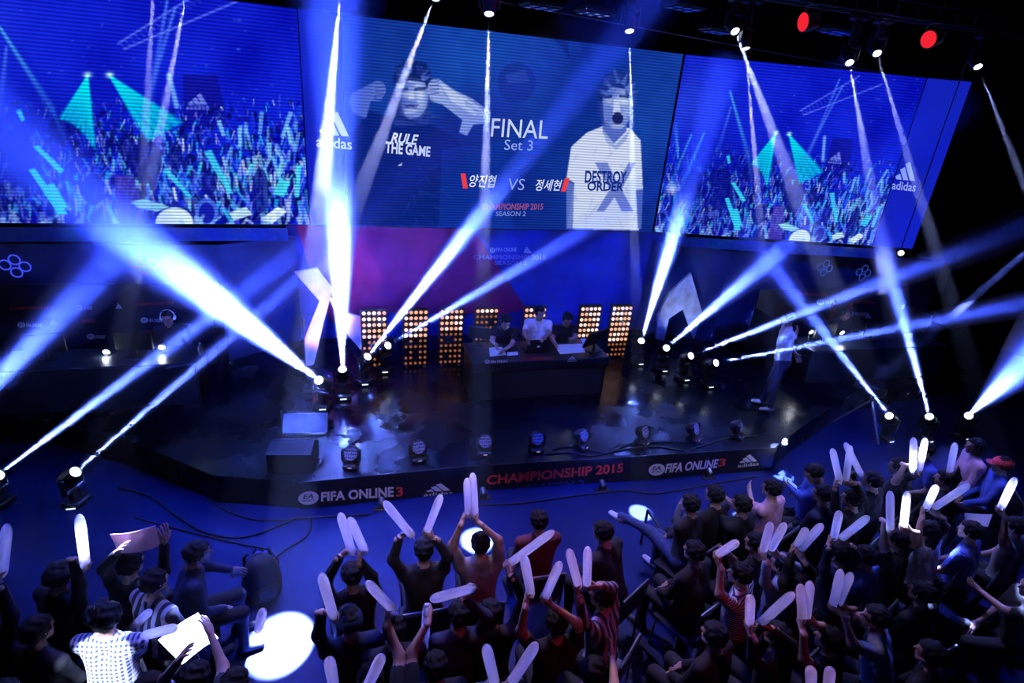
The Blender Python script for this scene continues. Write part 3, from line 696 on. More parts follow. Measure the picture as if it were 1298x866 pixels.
for (p, y, q, z, deg, k, words, s) in TL:
    s_ = ony(*p, y); tg = onz(*q, z) if not isinstance(z, tuple) else np.array(z); L = np.linalg.norm(tg - s_)
    moving_head('hanging lamp on the truss shining ' + words, s_, tg, L * .97, deg, TOP_W * k, TOP_COL, hang=True, group='moving head lamps hung from the truss', size=s, hz='hazy lamp beam coming down ' + words)
# a thin beam crossing from beyond the right edge
s_ = at_d(1420, 215, 10.5)
moving_head('hanging lamp beyond the right edge with a thin beam down left', s_, at_d(1105, 490, 8.6), 5.5, 2.6, BEAM_W * .25, BEAM_COL, hang='far', group='moving head lamps hung from the truss', hz='thin hazy beam crossing down left from the right edge')

# -- assumed unseen blue wash flood lamps above the audience front, giving the hall its colour
def flood(label, loc, tgt, watts, col, deg, face_mat, rad=.11, group=None):
    loc = np.asarray(loc, float); d = _n(np.asarray(tgt) - loc)
    t = thing('par_lamp', label, 'stage light', tuple(loc), group)
    cn = MB().lathe(-d * .22, d, [(0, .05), (.03, rad * .8), (.18, rad), (.215, rad), (.22, rad * .93)], 18).build('can', M_black, t)
    MB().lathe(d * .001, d, [(0, rad * .9), (.012, rad * .8)], 18).build('face', face_mat, cn)
    az = math.atan2(d[1], d[0]); side = np.array([-math.sin(az), math.cos(az), 0])
    a = side * (rad + .02) - d * .1; b = -side * (rad + .02) - d * .1; u = np.array([0, 0, .2])
    MB().tube([a, a + u * .6, a * .6 + u, b * .6 + u, b + u * .6, b], .010).build('bracket', M_metal, t)
    MB().cyl((0, 0, .2) - d * .1, (-d[0] * .1, -d[1] * .1, ZC - loc[2]), .012, n=6).build('hanger', M_black, t)
    spot(t, tuple(d * .03), d, watts, col, deg, .1, 1.0)
    return t
L_redface = glow('red_led_face', (1.0, 0.02, 0.04), .9)
L_assumedblue = glow('assumed_blue_face', (0.03, 0.08, 1.0), 3.0)
flood('red par lamp hanging at the top, nearer the centre', ony(1018, 28, 7.6), (-4, 8.4, 4.4), RED_W, (1, .03, .10), 42, L_redface, .13, 'red par lamps under the ceiling')
flood('red par lamp hanging at the top right', ony(1177, 50, 7.6), (-2, 6.0, 4.0), RED_W * .8, (1, .03, .10), 36, L_redface, .13, 'red par lamps under the ceiling')
for k, (x, y, tg, e, wd, dg) in enumerate((
    (-2.6, 6.2, (-.4, 5.2, 0), 1.2, 'over the left block', 44), (0.6, 6.9, (0.8, 4.6, 0), 1.1, 'over the centre block', 75), (7.0, 6.6, (6.2, 4.6, 0.5), 1.1, 'over the right block', 80),
    (3.2, 4.8, (3.3, 7.0, .4), 3.0, 'added to tint the deck behind the middle banner', 16), (5.4, 4.8, (5.4, 6.9, .4), 3.0, 'added to tint the deck behind the right banner', 14), (-.9, 4.9, (-.85, 7.0, .4), .8, 'added to tint the left corner of the deck', 14),  # these three are added, to put blue patches on the deck
    (2.6, 5.6, (3.0, 10.9, 1.6), .55, 'aimed at the backdrop', 62), (3.0, 5.4, (3.0, 8.2, .4), .3, 'added to tint the whole deck', 70), (-2.4, 6.6, (-1.4, 10.6, 1.6), .9, 'aimed at the left wing', 60), (9.5, 6.0, (9.4, 9.8, 1.4), .8, 'aimed at the right wing', 60))):  # the deck lamp here is added, to turn the deck navy
    flood('assumed blue wash lamp on the ceiling ' + wd, (x, y, 7.6), tg, WASH_ASSUMED_W * e, WASH_ASSUMED_COL, dg, L_assumedblue, .12, 'assumed blue wash lamps under the ceiling')
L_addlav = glow('added_lavender_face', (0.75, 0.62, 1.0), 3.0)
for k, (x, y, tg, e, wd, dg) in enumerate(((-2.2, 7.2, (-1.2, 4.6, 1.0), .35, 'left block', 50), (1.6, 7.3, (1.4, 3.6, 1.0), 1.0, 'centre block', 60), (6.6, 7.2, (6.2, 4.2, 1.0), .9, 'right block', 70))):  # added unseen lamps that make the cheering sticks glow
    flood('added lavender fill lamp behind the truss brightening the ' + wd, (x, y, 7.5), tg, LAV_FILL_W * e, (.90, .64, 1.0) if wd == 'centre block' else (.62, .55, 1.0), dg, L_addlav, .12, 'added lavender fill lamps under the ceiling')
for k, (x, tg, wd) in enumerate(((0.2, (0.6, 6.5, .25), 'left half'), (3.4, (4.6, 6.4, .25), 'right half'))):  # added unseen lamps that brighten the banner lettering
    flood('added front spot above the audience to brighten the ' + wd + ' of the stage banner', (x, 0.6, 7.6), tg, FRONT_FILL_W, (.62, .58, 1.0), 27, L_addlav, .11, 'added front spots above the audience')
flood('added front spot above the audience to brighten the casters at the desk', (2.6, 1.6, 7.4), (3.0, 8.7, 1.45), 500, (.75, .62, 1.0), 17, L_addlav, .11, 'added front spots above the audience')  # unseen lamp added to lift the men at the desk
flood('assumed red par lamp above the audience on the right of the aisle', (4.6, 0.4, 6.6), (1.9, 3.5, .9), RED_ASSUMED_W, (1, .03, .06), 34, L_redface, .11, 'red par lamps under the ceiling')  # unseen lamp assumed at the right, added to redden the centre crowd's arms
moving_head('assumed hanging lamp behind the audience aimed at the plaid shirt', (-3.4, 0.4, 6.9), (-1.90, 3.70, .98), 4, 4.2, TOP_W * .16, (.55, .62, 1.0), hang='far', group='moving head lamps hung from the truss', with_beam=False)  # unseen lamp assumed behind the crowd, added to make the plaid back glare
# ================================================================ THE SET BEHIND AND AROUND THE STAGE
M_bdblue = mat('blue_fabric', (0.03, 0.045, 0.38), 0.75, var=0.3, scale=1.2)
M_bdred = mat('red_fabric', (0.40, 0.02, 0.13), 0.75, var=0.25, scale=1.5)
M_wing = mat('wing_navy_cloth', (0.03, 0.04, 0.14), 0.8, var=0.3, scale=1.0)
M_pink = mat('pale_board', (0.72, 0.55, 0.66), 0.55, var=0.25, scale=3)
M_cloudy = mat('white_marbled_board', (0.5, 0.55, 0.7), 0.55, var=0.4, scale=4)
# backdrop: cloth with soft folds, printed red on the left
YW = 11.25
def cloth_panel(poly_px, y, m, name, parent, og, fold=.012):
    """a cloth panel cut to a polygon: a fine grid with shallow folds"""
    P = np.array([ony(a, b, y) for a, b in poly_px]); x0, x1, z0, z1 = P[:, 0].min(), P[:, 0].max(), P[:, 2].min(), P[:, 2].max()
    bm = bmesh.new(); vs = [bm.verts.new(p) for p in P]; f = bm.faces.new(vs)
    for k in range(1, 40):
        g = bm.verts[:] + bm.edges[:] + bm.faces[:]
        bmesh.ops.bisect_plane(bm, geom=g, plane_co=(x0 + (x1 - x0) * k / 40, 0, 0), plane_no=(1, 0, 0))
    for k in range(1, 14):
        g = bm.verts[:] + bm.edges[:] + bm.faces[:]
        bmesh.ops.bisect_plane(bm, geom=g, plane_co=(0, 0, z0 + (z1 - z0) * k / 14), plane_no=(0, 0, 1))
    for v in bm.verts:
        v.co.y += fold * (math.sin(v.co.x * 9 + 2 * math.sin(v.co.z * 3)) + .6 * math.sin(v.co.x * 23 + v.co.z * 7))
        v.co -= Vector(og)
    me = bpy.data.meshes.new(name); bm.normal_update(); bm.to_mesh(me); bm.free()
    return link(name, me, m, parent, smooth=True)
og = np.array([2.8, YW, ZS])
t = thing('stage_backdrop', 'wrinkled stage backdrop, red on the left and blue on the right, under central screen', 'backdrop', tuple(og))
cloth_panel([(362, 492), (362, 270), (842, 282), (834, 500)], YW, M_bdblue, 'blue_cloth', t, og)
cloth_panel([(372, 272), (590, 276), (668, 392), (640, 398), (462, 396), (420, 410), (395, 350)], YW - .05, M_bdred, 'red_cloth', t, og)
fb = lambda px, py: ony(px, py, YW - .10)
disc_logo(q4(fb, (621, 321), (628, 321), (628, 314), (621, 314)), M_white, M_inkd, t, og)
lettering('FIFA ONLINE', q4(fb, (629, 319), (655, 319), (655, 314), (629, 314)), M_white, t, og, bold=.02)
three_bars(q4(fb, (663, 321), (675, 321), (675, 313), (663, 313)), M_white, t, og, word=False)
M_dimprint = mat('purple_print', (0.42, 0.26, 0.62), 0.7)
lettering('CHAMPIONSHIP 2015', q4(fb, (600, 329), (692, 329), (692, 323), (600, 323)), M_dimprint, t, og, bold=.02)
lettering('SEASON 2', q4(fb, (627, 336), (668, 336), (668, 331), (627, 331)), M_dimprint, t, og, bold=.02)
# ledges under the side screens
M_ledge = mat('ledge_gloss_blue', (0.05, 0.08, 0.30), 0.25, var=.2)
def ledge(label, A, B):
    a = np.array([*A, ZB - .05]); b = np.array([*B, ZB - .05]); d = _n(b - a); fr = np.array([d[1], -d[0], 0])
    o = MB().prism([a + fr * .02, a + fr * .30 + (0, 0, -.16), a + fr * .02 + (0, 0, -.20), ], b - a).build('screen_ledge', M_ledge, origin=(a + b) / 2, loc=tuple((a + b) / 2))
    tag(o, label, 'ledge', 'ledges under the side screens')
ledge('glossy blue ledge below the left screen', (-6.4, 10.5), (-0.95, 10.92))
ledge('glossy blue ledge below the right screen', (6.95, 10.85), (11.4, 9.98))
# boards shaped like a running X and its mirror
def board(label, polys, y, m):
    P = [[ony(a, b, y) for a, b in poly] for poly in polys]
    allp = np.concatenate([np.array(p) for p in P]); og = np.array([allp[:, 0].mean(), y, ZS])
    t = thing('cut_out_board', label, 'board', tuple(og), 'cut-out boards flanking the stage')
    for p in P: MB().prism(p, (0, .06, 0)).build('arm', m, t, origin=og)
    lowest = min(allp, key=lambda q: q[2])
    MB().bbox((lowest[0], y + .12, ZS + .015), (.4, .3, .03), .01).build('foot', M_black, t, origin=og)
    MB().cyl((lowest[0], y + .10, ZS), (lowest[0], y + .08, lowest[2] + .9), .018).build('strut', M_black, t, origin=og)
    return t
board('tall pink X-shaped cut-out board left of the backdrop', [[(373, 345), (402, 340), (422, 366), (410, 410), (398, 462), (388, 466), (386, 430), (405, 382)], [(414, 372), (436, 396), (458, 402), (458, 444), (440, 424), (428, 402)]], 9.95, M_pink)
board('white marbled cut-out board right of the backdrop', [[(834, 400), (848, 372), (876, 346), (890, 396), (880, 430), (866, 392), (848, 404), (842, 432), (832, 430)]], 10.3, M_cloudy)
# wings: dark cloth walls beside the backdrop and under the side screens
def wing(label, pts):
    a, b = pts; a = np.array([*a, ZS]); b = np.array([*b, ZS]); d = _n(b - a); nr = np.array([-d[1], d[0], 0])
    o = MB().prism([a, b, b + (0, 0, 2.1), a + (0, 0, 2.1)], nr * .06).build('wing_flat', M_wing, origin=(a + b) / 2, loc=tuple((a + b) / 2))
    tag(o, label, 'stage flat', 'dark flats behind the booths')
wing('dark blue flat between left booth and backdrop', ((-2.0, 10.4), (-0.85, 11.2)))
wing('dark blue flat behind the left booth', ((-7.3, 10.35), (-2.0, 10.4)))
wing('dark blue flat between backdrop and right booth', ((6.55, 11.2), (8.0, 10.4)))
wing('dark blue flat behind the right booth', ((8.0, 10.4), (13.3, 9.75)))

# ---- bulb panels (blinders) behind the desk
L_bulb = glow('amber_bulb', (1.0, 0.48, 0.30), .95)
L_bulbp = glow('pink_white_bulb', (1.0, 0.62, 0.55), 1.4)
L_bulbd = glow('dim_amber_bulb', (1.0, 0.34, 0.16), .25)
bulb_me = {}
def bulb_mesh(key, m):
    if key not in bulb_me:
        mb = MB().lathe((0, 0, 0), (0, -1, 0), [(0, .030), (.015, .034), (.028, .028), (.034, .012)], 10)
        o = mb.build('bulb', m); bulb_me[key] = o.data; bpy.data.objects.remove(o, do_unlink=True)
    return bulb_me[key]
rb = random.Random(3)
def bulb_panel(label, px, rows_lit, width=.46, y=9.75):
    a = ony(px, 398, y); x0 = a[0]; zt = 1.56; og = np.array([x0 + width / 2, y, ZS])
    t = thing('bulb_panel', label, 'stage light', tuple(og), 'bulb panels behind the desk')
    MB().bbox((0, .05, (zt - ZS) / 2 + .02), (width, .07, zt - ZS), .01).build('housing', M_black, t)
    for k in (-1, 1): MB().bbox((k * width * .35, .06, .02), (.05, .3, .04), .008).build('foot', M_metal, t)
    for r in range(10):
        for c in range(5):
            u = rb.random()
            if r < rows_lit: key, m = ('p', L_bulbp) if u < .5 else ('a', L_bulb)
            else: key, m = ('d', L_bulbd)
            if r >= rows_lit and u < .15: continue
            o = bpy.data.objects.new('bulb', bulb_mesh(key, m)); COL.objects.link(o); o.parent = t
            if not o.data.materials: o.data.materials.append(m)
            o.location = ((c - 2) * width * .19, .012, zt - ZS - .05 - r * .112); 
            s = 1.0 if r < rows_lit else .8
            o.scale = (s, s, s)
for px, rl, lb in ((457, 5, 'amber bulb panel nearest the pink cut-out board'), (511, 5, 'second amber bulb panel from the left'), (557, 4, 'third amber bulb panel from the left, half lit'), (602, 1, 'bulb panel behind the left man at the desk, mostly dark'), (664, 3, 'bulb panel between two men at the desk'), (735, 6, 'bright amber bulb panel right of the desk men'), (775, 7, 'rightmost amber bulb panel, next to the lamps')):
    bulb_panel(lb, px, rl)

# ---- casters' desk
M_desk = mat('desk_black_laminate', (0.010, 0.011, 0.018), 0.35)
M_paper = mat('white_paper', (0.80, 0.80, 0.82), 0.7, var=.04)
yd = 8.3; x0, x1 = ony(600, 462, yd)[0] - .02, ony(772, 452, yd)[0] + .02; zd = 1.15
og = np.array([(x0 + x1) / 2, yd + .4, ZS])
t = thing('caster_desk', 'black desk with printed front edge at centre stage', 'desk', tuple(og))
MB().bbox(((x0 + x1) / 2, yd + .42, zd - .02), (x1 - x0, .84, .04), .01).build('desk_top', M_desk, t, origin=og)
fs = MB().bbox(((x0 + x1) / 2, yd + .02, zd - .10), (x1 - x0, .03, .15), .008).build('front_strip', M_banner, t, origin=og)
MB().bbox(((x0 + x1) / 2, yd + .06, (zd - .18 + ZS) / 2), (x1 - x0 - .06, .04, zd - .18 - ZS), .01).build('front_panel', M_matte, t, origin=og)
for k in (x0 + .05, x1 - .05): MB().bbox((k, yd + .42, (ZS + zd - .04) / 2), (.05, .76, zd - .04 - ZS), .01).build('side_panel', M_desk, t, origin=og)
fd = lambda px, py: ony(px, py, yd - .0)
disc_logo(q4(fd, (614, 461), (621, 461), (621, 456), (614, 456)), M_whitel, M_inkd, fs, og)
lettering('FIFA ONLINE', q4(fd, (622, 461), (644, 460), (644, 456), (622, 457)), M_whitel, fs, og, bold=.02)
lettering('CHAMPIONSHIP 2015', q4(fd, (662, 457), (702, 456), (702, 452), (662, 453)), M_redp, fs, og, bold=.02)
three_bars(q4(fd, (719, 459), (731, 458), (731, 451), (719, 452)), M_whitel, fs, og)
def sheet(label, pxs, z, n='paper_sheet', grp='papers on the desk'):
    P = [onz(a, b, z) for a, b in pxs]; og = sum(P) / len(P)
    o = MB().prism([p - og for p in P], (0, 0, .004)).build(n, M_paper, loc=tuple(og)); return tag(o, label, 'paper', grp)
sheet('white sheet in front of the left man at the desk', [(621, 452), (642, 450), (636, 440), (620, 441)], zd + .002)
sheet('small white sheet beside the laptop', [(643, 451), (657, 450), (656, 446), (643, 447)], zd + .002)
sheet('large white sheet in front of the man in dark shirt', [(710, 449), (742, 447), (738, 436), (702, 437)], zd + .002)
sheet('white sheet near the slanted monitor', [(742, 442), (748, 436), (752, 429), (736, 430)], zd + .002)
def monitor(label, c, wd, ht, yaw, tilt, m=M_black, name='monitor', stand=.10):
    t = thing(name, label, 'monitor', tuple(c), None, yaw)
    MB().bbox((0, 0, .008), (wd * .45, .18, .016), .006).build('foot', m, t)
    MB().bbox((0, 0, stand / 2 + .01), (.05, .03, stand + .04), .006).build('neck', m, t)
    R = rx(tilt)
    sb = MB().bbox(np.array([0, 0, stand + ht / 2]), (wd, .035, ht), .008, R).build('screen_back', m, t)
    MB().bbox(np.array([0, 0, stand + ht / 2]) + R @ np.array([0, .0185, 0]), (wd * .95, .004, ht * .92), .001, R).build('panel', mat('dark_glass', (.01, .012, .02), .1), sb)
    return t
p = onz(683, 451, zd); lap = thing('laptop', 'black laptop with a pale emblem on its lid, in front of the man in white', 'laptop', tuple(p + (0, .12, 0)))
MB().bbox((0, .10, .012), (.40, .27, .02), .005).build('keyboard_base', M_black, lap)
MB().bbox((0, -.05, .145), (.40, .015, .27), .005, rx(.18)).build('lid', M_black, lap)
flat([(0, 0), (1, .1), (.7, 1), (.1, .7)], [np.array(q) for q in ((-.03, -.066, .13), (.03, -.066, .13), (.03, -.062, .17), (-.03, -.062, .17))], M_white, lap, name='emblem')
monitor('black monitor tilted back at the right end of the desk', onz(752, 449, zd) + (0.05, .12, 0), .52, .32, .5, .35)
monitor('low black monitor seen from behind at the left of the desk', onz(612, 444, zd) + (-0.02, .25, 0), .40, .24, -.4, .2)

# ---- player booths
M_booth = mat('booth_board_dark', (0.012, 0.014, 0.028), 0.5)
M_boothdesk = mat('booth_desk_top', (0.02, 0.03, 0.05), 0.3)
L_lamp = glow('booth_lamp', (0.85, 0.9, 1.0), 6.0)
def booth(label, bx0, bx1, yb, yaw, logos, words):
    c = np.array([(bx0 + bx1) / 2, yb, ZS]); t = thing('player_booth', label, 'booth', tuple(c), 'player booths on both sides')
    w = bx1 - bx0
    bb = MB().bbox((0, 0, .75), (w, .05, 1.5), .01).build('back_board', M_booth, t)
    for s in (-1, 1): MB().bbox((s * w / 2, -.35, .55), (.05, .7, 1.1), .01).build('side_board', M_booth, t)
    p0 = c + np.array([0, -.035, 0])
    f = lambda px, py: ony(px, py, p0[1])
    for kind, px, py, sx, sy in logos:
        if kind == 'd':
            disc_logo(q4(f, (px - 5, py + 3.5), (px + 5, py + 3.5), (px + 5, py - 3.5), (px - 5, py - 3.5)), M_white, M_inkd, bb, c)
            lettering('FIFA ONLINE', q4(f, (px + 6, py + 2.5), (px + 6 + sx, py + 2.5), (px + 6 + sx, py - 2.0), (px + 6, py - 2.0)), M_white, bb, c, bold=.02)
        elif kind == 'b': three_bars(q4(f, (px - 5, py + 3.5), (px + 5, py + 3.5), (px + 5, py - 3.5), (px - 5, py - 3.5)), M_white, bb, c, word=False)
        else: lettering('CHAMPIONSHIP 2015', q4(f, (px, py + 2), (px + sx, py + 2 + sy), (px + sx, py - 2 + sy), (px, py - 2)), M_redp, bb, c, bold=.02)
    return t, c
booth('dark player booth with logo board at the left', -5.7, -2.05, 10.25, 0, [('d', 100, 390, 11, 0), ('b', 151, 388, 0, 0), ('r', 12, 391, 55, -1), ('r', 173, 386, 47, -2), ('d', 27, 412, 20, 0), ('b', 68, 408, 0, 0), ('d', 183, 406, 17, 0), ('r', 103, 407, 18, 0), ('d', 115, 427, 12, 0), ('b', 162, 426, 0, 0), ('r', 184, 420, 20, 0)], '')
booth('dark player booth with logo board at the right', 8.3, 12.4, 9.62, 0, [('r', 1010, 372, 40, 2), ('r', 1080, 382, 30, 2), ('d', 1040, 383, 16, 0), ('d', 1078, 398, 14, 0), ('b', 1101, 400, 0, 0), ('b', 1147, 388, 0, 0)], '')
def booth_desk(label, x0, x1, y, z=1.12):
    c = np.array([(x0 + x1) / 2, y, ZS]); t = thing('gaming_desk', label, 'desk', tuple(c), 'gaming desks in the booths'); w = x1 - x0; h = z - ZS
    MB().bbox((0, 0, h - .02), (w, .7, .04), .01).build('desk_top', M_boothdesk, t)
    MB().bbox((0, -.33, h / 2 - .02), (w - .04, .03, h - .04), .01).build('front_panel', M_booth, t)
    for s in (-1, 1): MB().bbox((s * (w / 2 - .03), 0, h / 2 - .02), (.05, .62, h - .04), .01).build('leg', M_black, t)
booth_desk('long dark gaming desk in the left booth', -5.6, -2.2, 9.15)
booth_desk('long dark gaming desk in the right booth', 8.7, 12.2, 8.55)
def desk_lamp(label, p, base):
    t = thing('desk_lamp', label, 'lamp', tuple((p[0], p[1], base)), 'small bright lamps on the booth desks')
    h = p[2] - base
    MB().lathe((0, 0, 0), (0, 0, 1), [(0, .06), (.015, .06), (.02, .02)], 14).build('base', M_black, t)
    MB().tube([(0, 0, .015), (0, .03, h * .6), (0, .0, h)], .008).build('stem', M_metal, t)
    sd = MB().lathe((0, .05, h + .01), (0, -1, -.35), [(0, .03), (.04, .055), (.07, .058)], 14).build('shade', M_black, t)
    MB().lathe((0, -.012, h - .012), (0, -1, -.35), [(0, .05), (.008, .045)], 14).build('bulb', L_lamp, sd)
    pl = bpy.data.lights.new('glow', 'POINT'); pl.energy = 3.5; pl.color = (.8, .85, 1); pl.shadow_soft_size = .04; po = bpy.data.objects.new('glow', pl); COL.objects.link(po); po.parent = t; po.location = (0, -.10, h - .03)
for px, lb, yy in (((135, 445), 'left of two bright lamps on the left booth desk', 9.25), ((205, 439), 'right of two bright lamps on the left booth desk', 9.25), ((1028, 420), 'left of two bright lamps on the right booth desk', 8.65), ((1067, 421), 'right of two bright lamps on the right booth desk', 8.65)):
    desk_lamp(lb, ony(*px, yy), 1.12)
p = ony(252, 428, 9.1)
b = thing('water_bottle', 'small clear water bottle at the right end of left booth desk', 'bottle', (p[0], p[1], 1.12))
MB().lathe((0, 0, 0), (0, 0, 1), [(0, .03), (.01, .033), (.13, .033), (.17, .014), (.185, .014)], 14).build('body', mat('clear_bottle', (.7, .75, .8), .1, trans=.6), b, smooth=True)
MB().lathe((0, 0, .185), (0, 0, 1), [(0, .016), (.02, .016)], 12).build('cap', M_white, b)
for px, y, yaw, lb in (((60, 452), 9.15, .1, 'dark monitor on the left part of the left booth desk'), ((172, 447), 9.15, -.1, 'dark monitor in front of the left player'), ((1045, 424), 8.6, .0, 'dark monitor between the lamps of the right booth'), ((1105, 424), 8.6, .1, 'dark monitor at the right of the right booth')):
    q = ony(*px, y); monitor(lb, (q[0], q[1], 1.12), .52, .31, yaw, 0.05)
# four-ring emblems on the fascia above the booths
def rings(label, px, y, m, r=.075, pat=((-1, .35), (.35, 1.1), (.25, -.75), (1.5, .1))):
    c = ony(*px, y); t = thing('ring_emblem', label, 'emblem', tuple(c), 'four-ring emblems above the booths')
    for a, b in pat:
        pts = [(a * r * 1.35 + r * math.cos(k * math.pi / 10), 0, b * r * 1.45 + r * math.sin(k * math.pi / 10)) for k in range(21)]
        MB().tube(pts, .011, 5).build('ring', m, t)
L_ring = glow('ring_blue', (.05, .08, .9), .9); L_ringr = glow('ring_dim_red', (.5, .10, .30), .55); L_ringd = glow('ring_dim_blue', (.03, .08, .55), .5)
rings('glowing blue four-ring emblem above the far left booth', (17, 339), 10.345, L_ring)
rings('dim reddish four-ring emblem above the left player', (180, 336), 10.345, L_ringr)
rings('dim blue four-ring emblem, nearer the backdrop, above right booth', (1044, 341), 9.95, L_ringd)
rings('dim blue four-ring emblem at the right end of right booth', (1093, 347), 9.8, L_ringd)

# ---- wash lamps along the stage front
M_face = mat('led_face_grey', (0.30, 0.27, 0.40), 0.5, var=.0)
def led_face_mat():
    m = mat('led_face_dots', (0.1, .1, .16), 0.4, var=0); nt = m.node_tree; b = nt.nodes['Principled BSDF']
    tc = nt.nodes.new('ShaderNodeTexCoord'); vo = nt.nodes.new('ShaderNodeTexVoronoi'); vo.inputs['Scale'].default_value = 55; vo.inputs['Randomness'].default_value = .2
    rp = nt.nodes.new('ShaderNodeValToRGB'); rp.color_ramp.elements[0].position = .3; rp.color_ramp.elements[0].color = (.42, .38, .55, 1); rp.color_ramp.elements[1].position = .5; rp.color_ramp.elements[1].color = (.04, .04, .07, 1)
    nt.links.new(tc.outputs['Object'], vo.inputs['Vector']); nt.links.new(vo.outputs['Distance'], rp.inputs['Fac']); nt.links.new(rp.outputs['Color'], b.inputs['Base Color'])
    return m
M_dots = led_face_mat()
L_tiny = glow('tiny_display', lin(200, 160, 230), .8)
WL = [((445, 581), 6.78, -.25), ((530, 577), 6.80, .15), ((614, 573), 6.80, -.1), ((680, 566), 6.76, .0), ((738, 562), 6.74, .55), ((815, 556), 6.70, .55), ((880, 550), 6.66, .6), ((936, 546), 6.62, .75)]
for i, (px, y, tw) in enumerate(WL):
    p = ony(*px, y); p[2] = max(p[2], .62)
    t = thing('wash_lamp', ('first', 'second', 'third', 'fourth', 'fifth', 'sixth', 'seventh', 'eighth')[i] + ' round-faced wash lamp from the left along the stage front', 'stage light', (p[0], p[1], ZS), 'wash lamps along the stage front', tw)
    h = p[2] - ZS
    MB().bbox((0, 0, .04), (.20, .20, .08), .02).build('base', M_black, t)
    flat([(0, 0), (1, 0), (1, 1), (0, 1)], [np.array(q) for q in ((-.025, -.102, .04), (.025, -.102, .04), (.025, -.102, .055), (-.025, -.102, .055))], L_tiny, t, name='status_display')
    MB().bbox((0, 0, .09), (.23, .06, .04), .01).build('yoke', M_black, t)
    for s in (-1, 1): MB().bbox((s * .115, 0, (h + .1) / 2 + .04), (.025, .06, h - .02), .008).build('arm', M_black, t)
    d = _n((0, -1, .42))
    hd = MB().lathe(np.array([0, .03, h + .0]) - d * .10, d, [(0, .06), (.03, .085), (.12, .102), (.15, .102), (.152, .094)], 20).build('head', M_black, t, smooth=False)
    MB().lathe(np.array([0, .03, h]) + d * .048, d, [(0, .094), (.008, .088)], 20).build('face', M_dots, hd)
# wedge monitor and reflecting panel at the left corner of the stage
p = onz(372, 596, ZS); t = thing('wedge_speaker', 'black wedge monitor speaker at the left corner of stage front', 'speaker', (p[0], p[1] + .15, ZS), None, -.15)
prof = [(-.22, 0), (.22, 0), (.26, .20), (.02, .36), (-.24, .30)]
MB().prism([(-.28, y, z) for y, z in prof], (.56, 0, 0)).build('cabinet', mat('speaker_black', (.005, .006, .010), .6, spec=.08), t)
MB().prism([(-.26, .27, .205), (-.26, .035, .362), (-.26, .04, .368), (-.26, .275, .211)], (.52, 0, 0)).build('grille', M_metal, t)
for s in (-1, 1): MB().bbox((s * .285, 0, .17), (.012, .14, .04), .004).build('handle', M_black, t)
p = onz(386, 556, ZS); t = thing('clear_panel', 'upright glossy panel catching white light behind the wedge speaker', 'panel', (p[0], p[1] + .1, ZS), None, -.1)
MB().bbox((.02, 0, .20), (.62, .02, .28), .005, rx(-.5)).build('pane', mat('glossy_blue_pane', (.25, .3, .5), .12, .3), t)
MB().bbox((-.30, .0, .20), (.02, .04, .42), .005).build('post', M_alu, t)
MB().bbox((0, .02, .02), (.6, .16, .03), .008).build('foot', M_black, t)
spot_t = thing('clip_lamp', 'small clip lamp lighting the right end of the stage banner', 'stage light', tuple(onz(993, 566, ZS)), None)
MB().bbox((0, 0, .06), (.05, .05, .12), .01).build('stand', M_metal, spot_t)
MB().lathe((0, 0, .14), (-.6, -.6, -.5), [(0, .03), (.03, .045), (.08, .05)], 14).build('can', M_metal, spot_t)
MB().lathe((-.05, -.05, .10), (-.6, -.6, -.5), [(0, .042), (.006, .04)], 14).build('lens', L_lensb, spot_t)
spot(spot_t, (-.10, -.14, .10), (-.75, .55, -.55), 12, (.8, .85, 1), 90, .03, 1)
# footlights on the floor in front of the banner
for px, lb in (((484, 645), 'leftmost footlight on floor below the banner'), ((612, 632), 'second footlight on floor, below the red lettering start'), ((763, 622), 'third footlight on floor, below the red year'), ((898, 606), 'rightmost footlight on floor below the banner')):
    p = onz(*px, 0); t = thing('footlight', lb, 'stage light', tuple(p), 'footlights below the banner')
    MB().bbox((0, 0, .012), (.22, .10, .024), .006).build('base', M_black, t)
    MB().lathe((0, -.03, .09), (0, 1, .35), [(0, .028), (.03, .04), (.10, .042)], 12).build('can', M_metal, t)
    for s in (-1, 1): MB().bbox((s * .05, 0, .05), (.01, .03, .09), .003).build('bracket', M_black, t)
# cables
def cable(label, pxs, z=.012, r=.011, sub=10):
    P = [onz(a, b, z) for a, b in pxs]; out = []
    for i in range(len(P) - 1):
        p0, p1, p2, p3 = P[max(i - 1, 0)], P[i], P[i + 1], P[min(i + 2, len(P) - 1)]
        for k in range(sub):
            t = k / sub; out.append(.5 * ((2 * p1) + (-p0 + p2) * t + (2 * p0 - 5 * p1 + 4 * p2 - p3) * t * t + (-p0 + 3 * p1 - 3 * p2 + p3) * t ** 3))
    out.append(P[-1]); og = out[0]
    return tag(MB().tube([q - og for q in out], r).build('cable', M_cable, loc=tuple(og), smooth=True), label, 'cable', 'cables on the floor')
cable('long black cable looping across the blue floor to the bag', [(150, 618), (190, 630), (225, 655), (262, 676), (310, 681), (360, 664), (378, 656), (394, 660), (388, 680), (360, 698), (338, 716)])
cable('black cable curving from left paper towards the bag', [(170, 656), (215, 668), (262, 680), (310, 691), (340, 697), (353, 712), (346, 728)])
cable('black cable following the stage corner', [(240, 606), (275, 640), (310, 656), (345, 660), (400, 656), (470, 652)])
cable('black cable along the foot of the middle banner', [(600, 640), (660, 638), (720, 630), (790, 622), (830, 626), (880, 618), (960, 604)])
cable('black cable trailing down the aisle past the red case', [(745, 712), (776, 722), (784, 742), (776, 760), (800, 790), (830, 850), (842, 880)])
cable('black cable behind the right banner on the deck', [(690, 576), (720, 574), (750, 578), (790, 570), (830, 566), (870, 570), (920, 556), (960, 552)], z=ZS + .012)
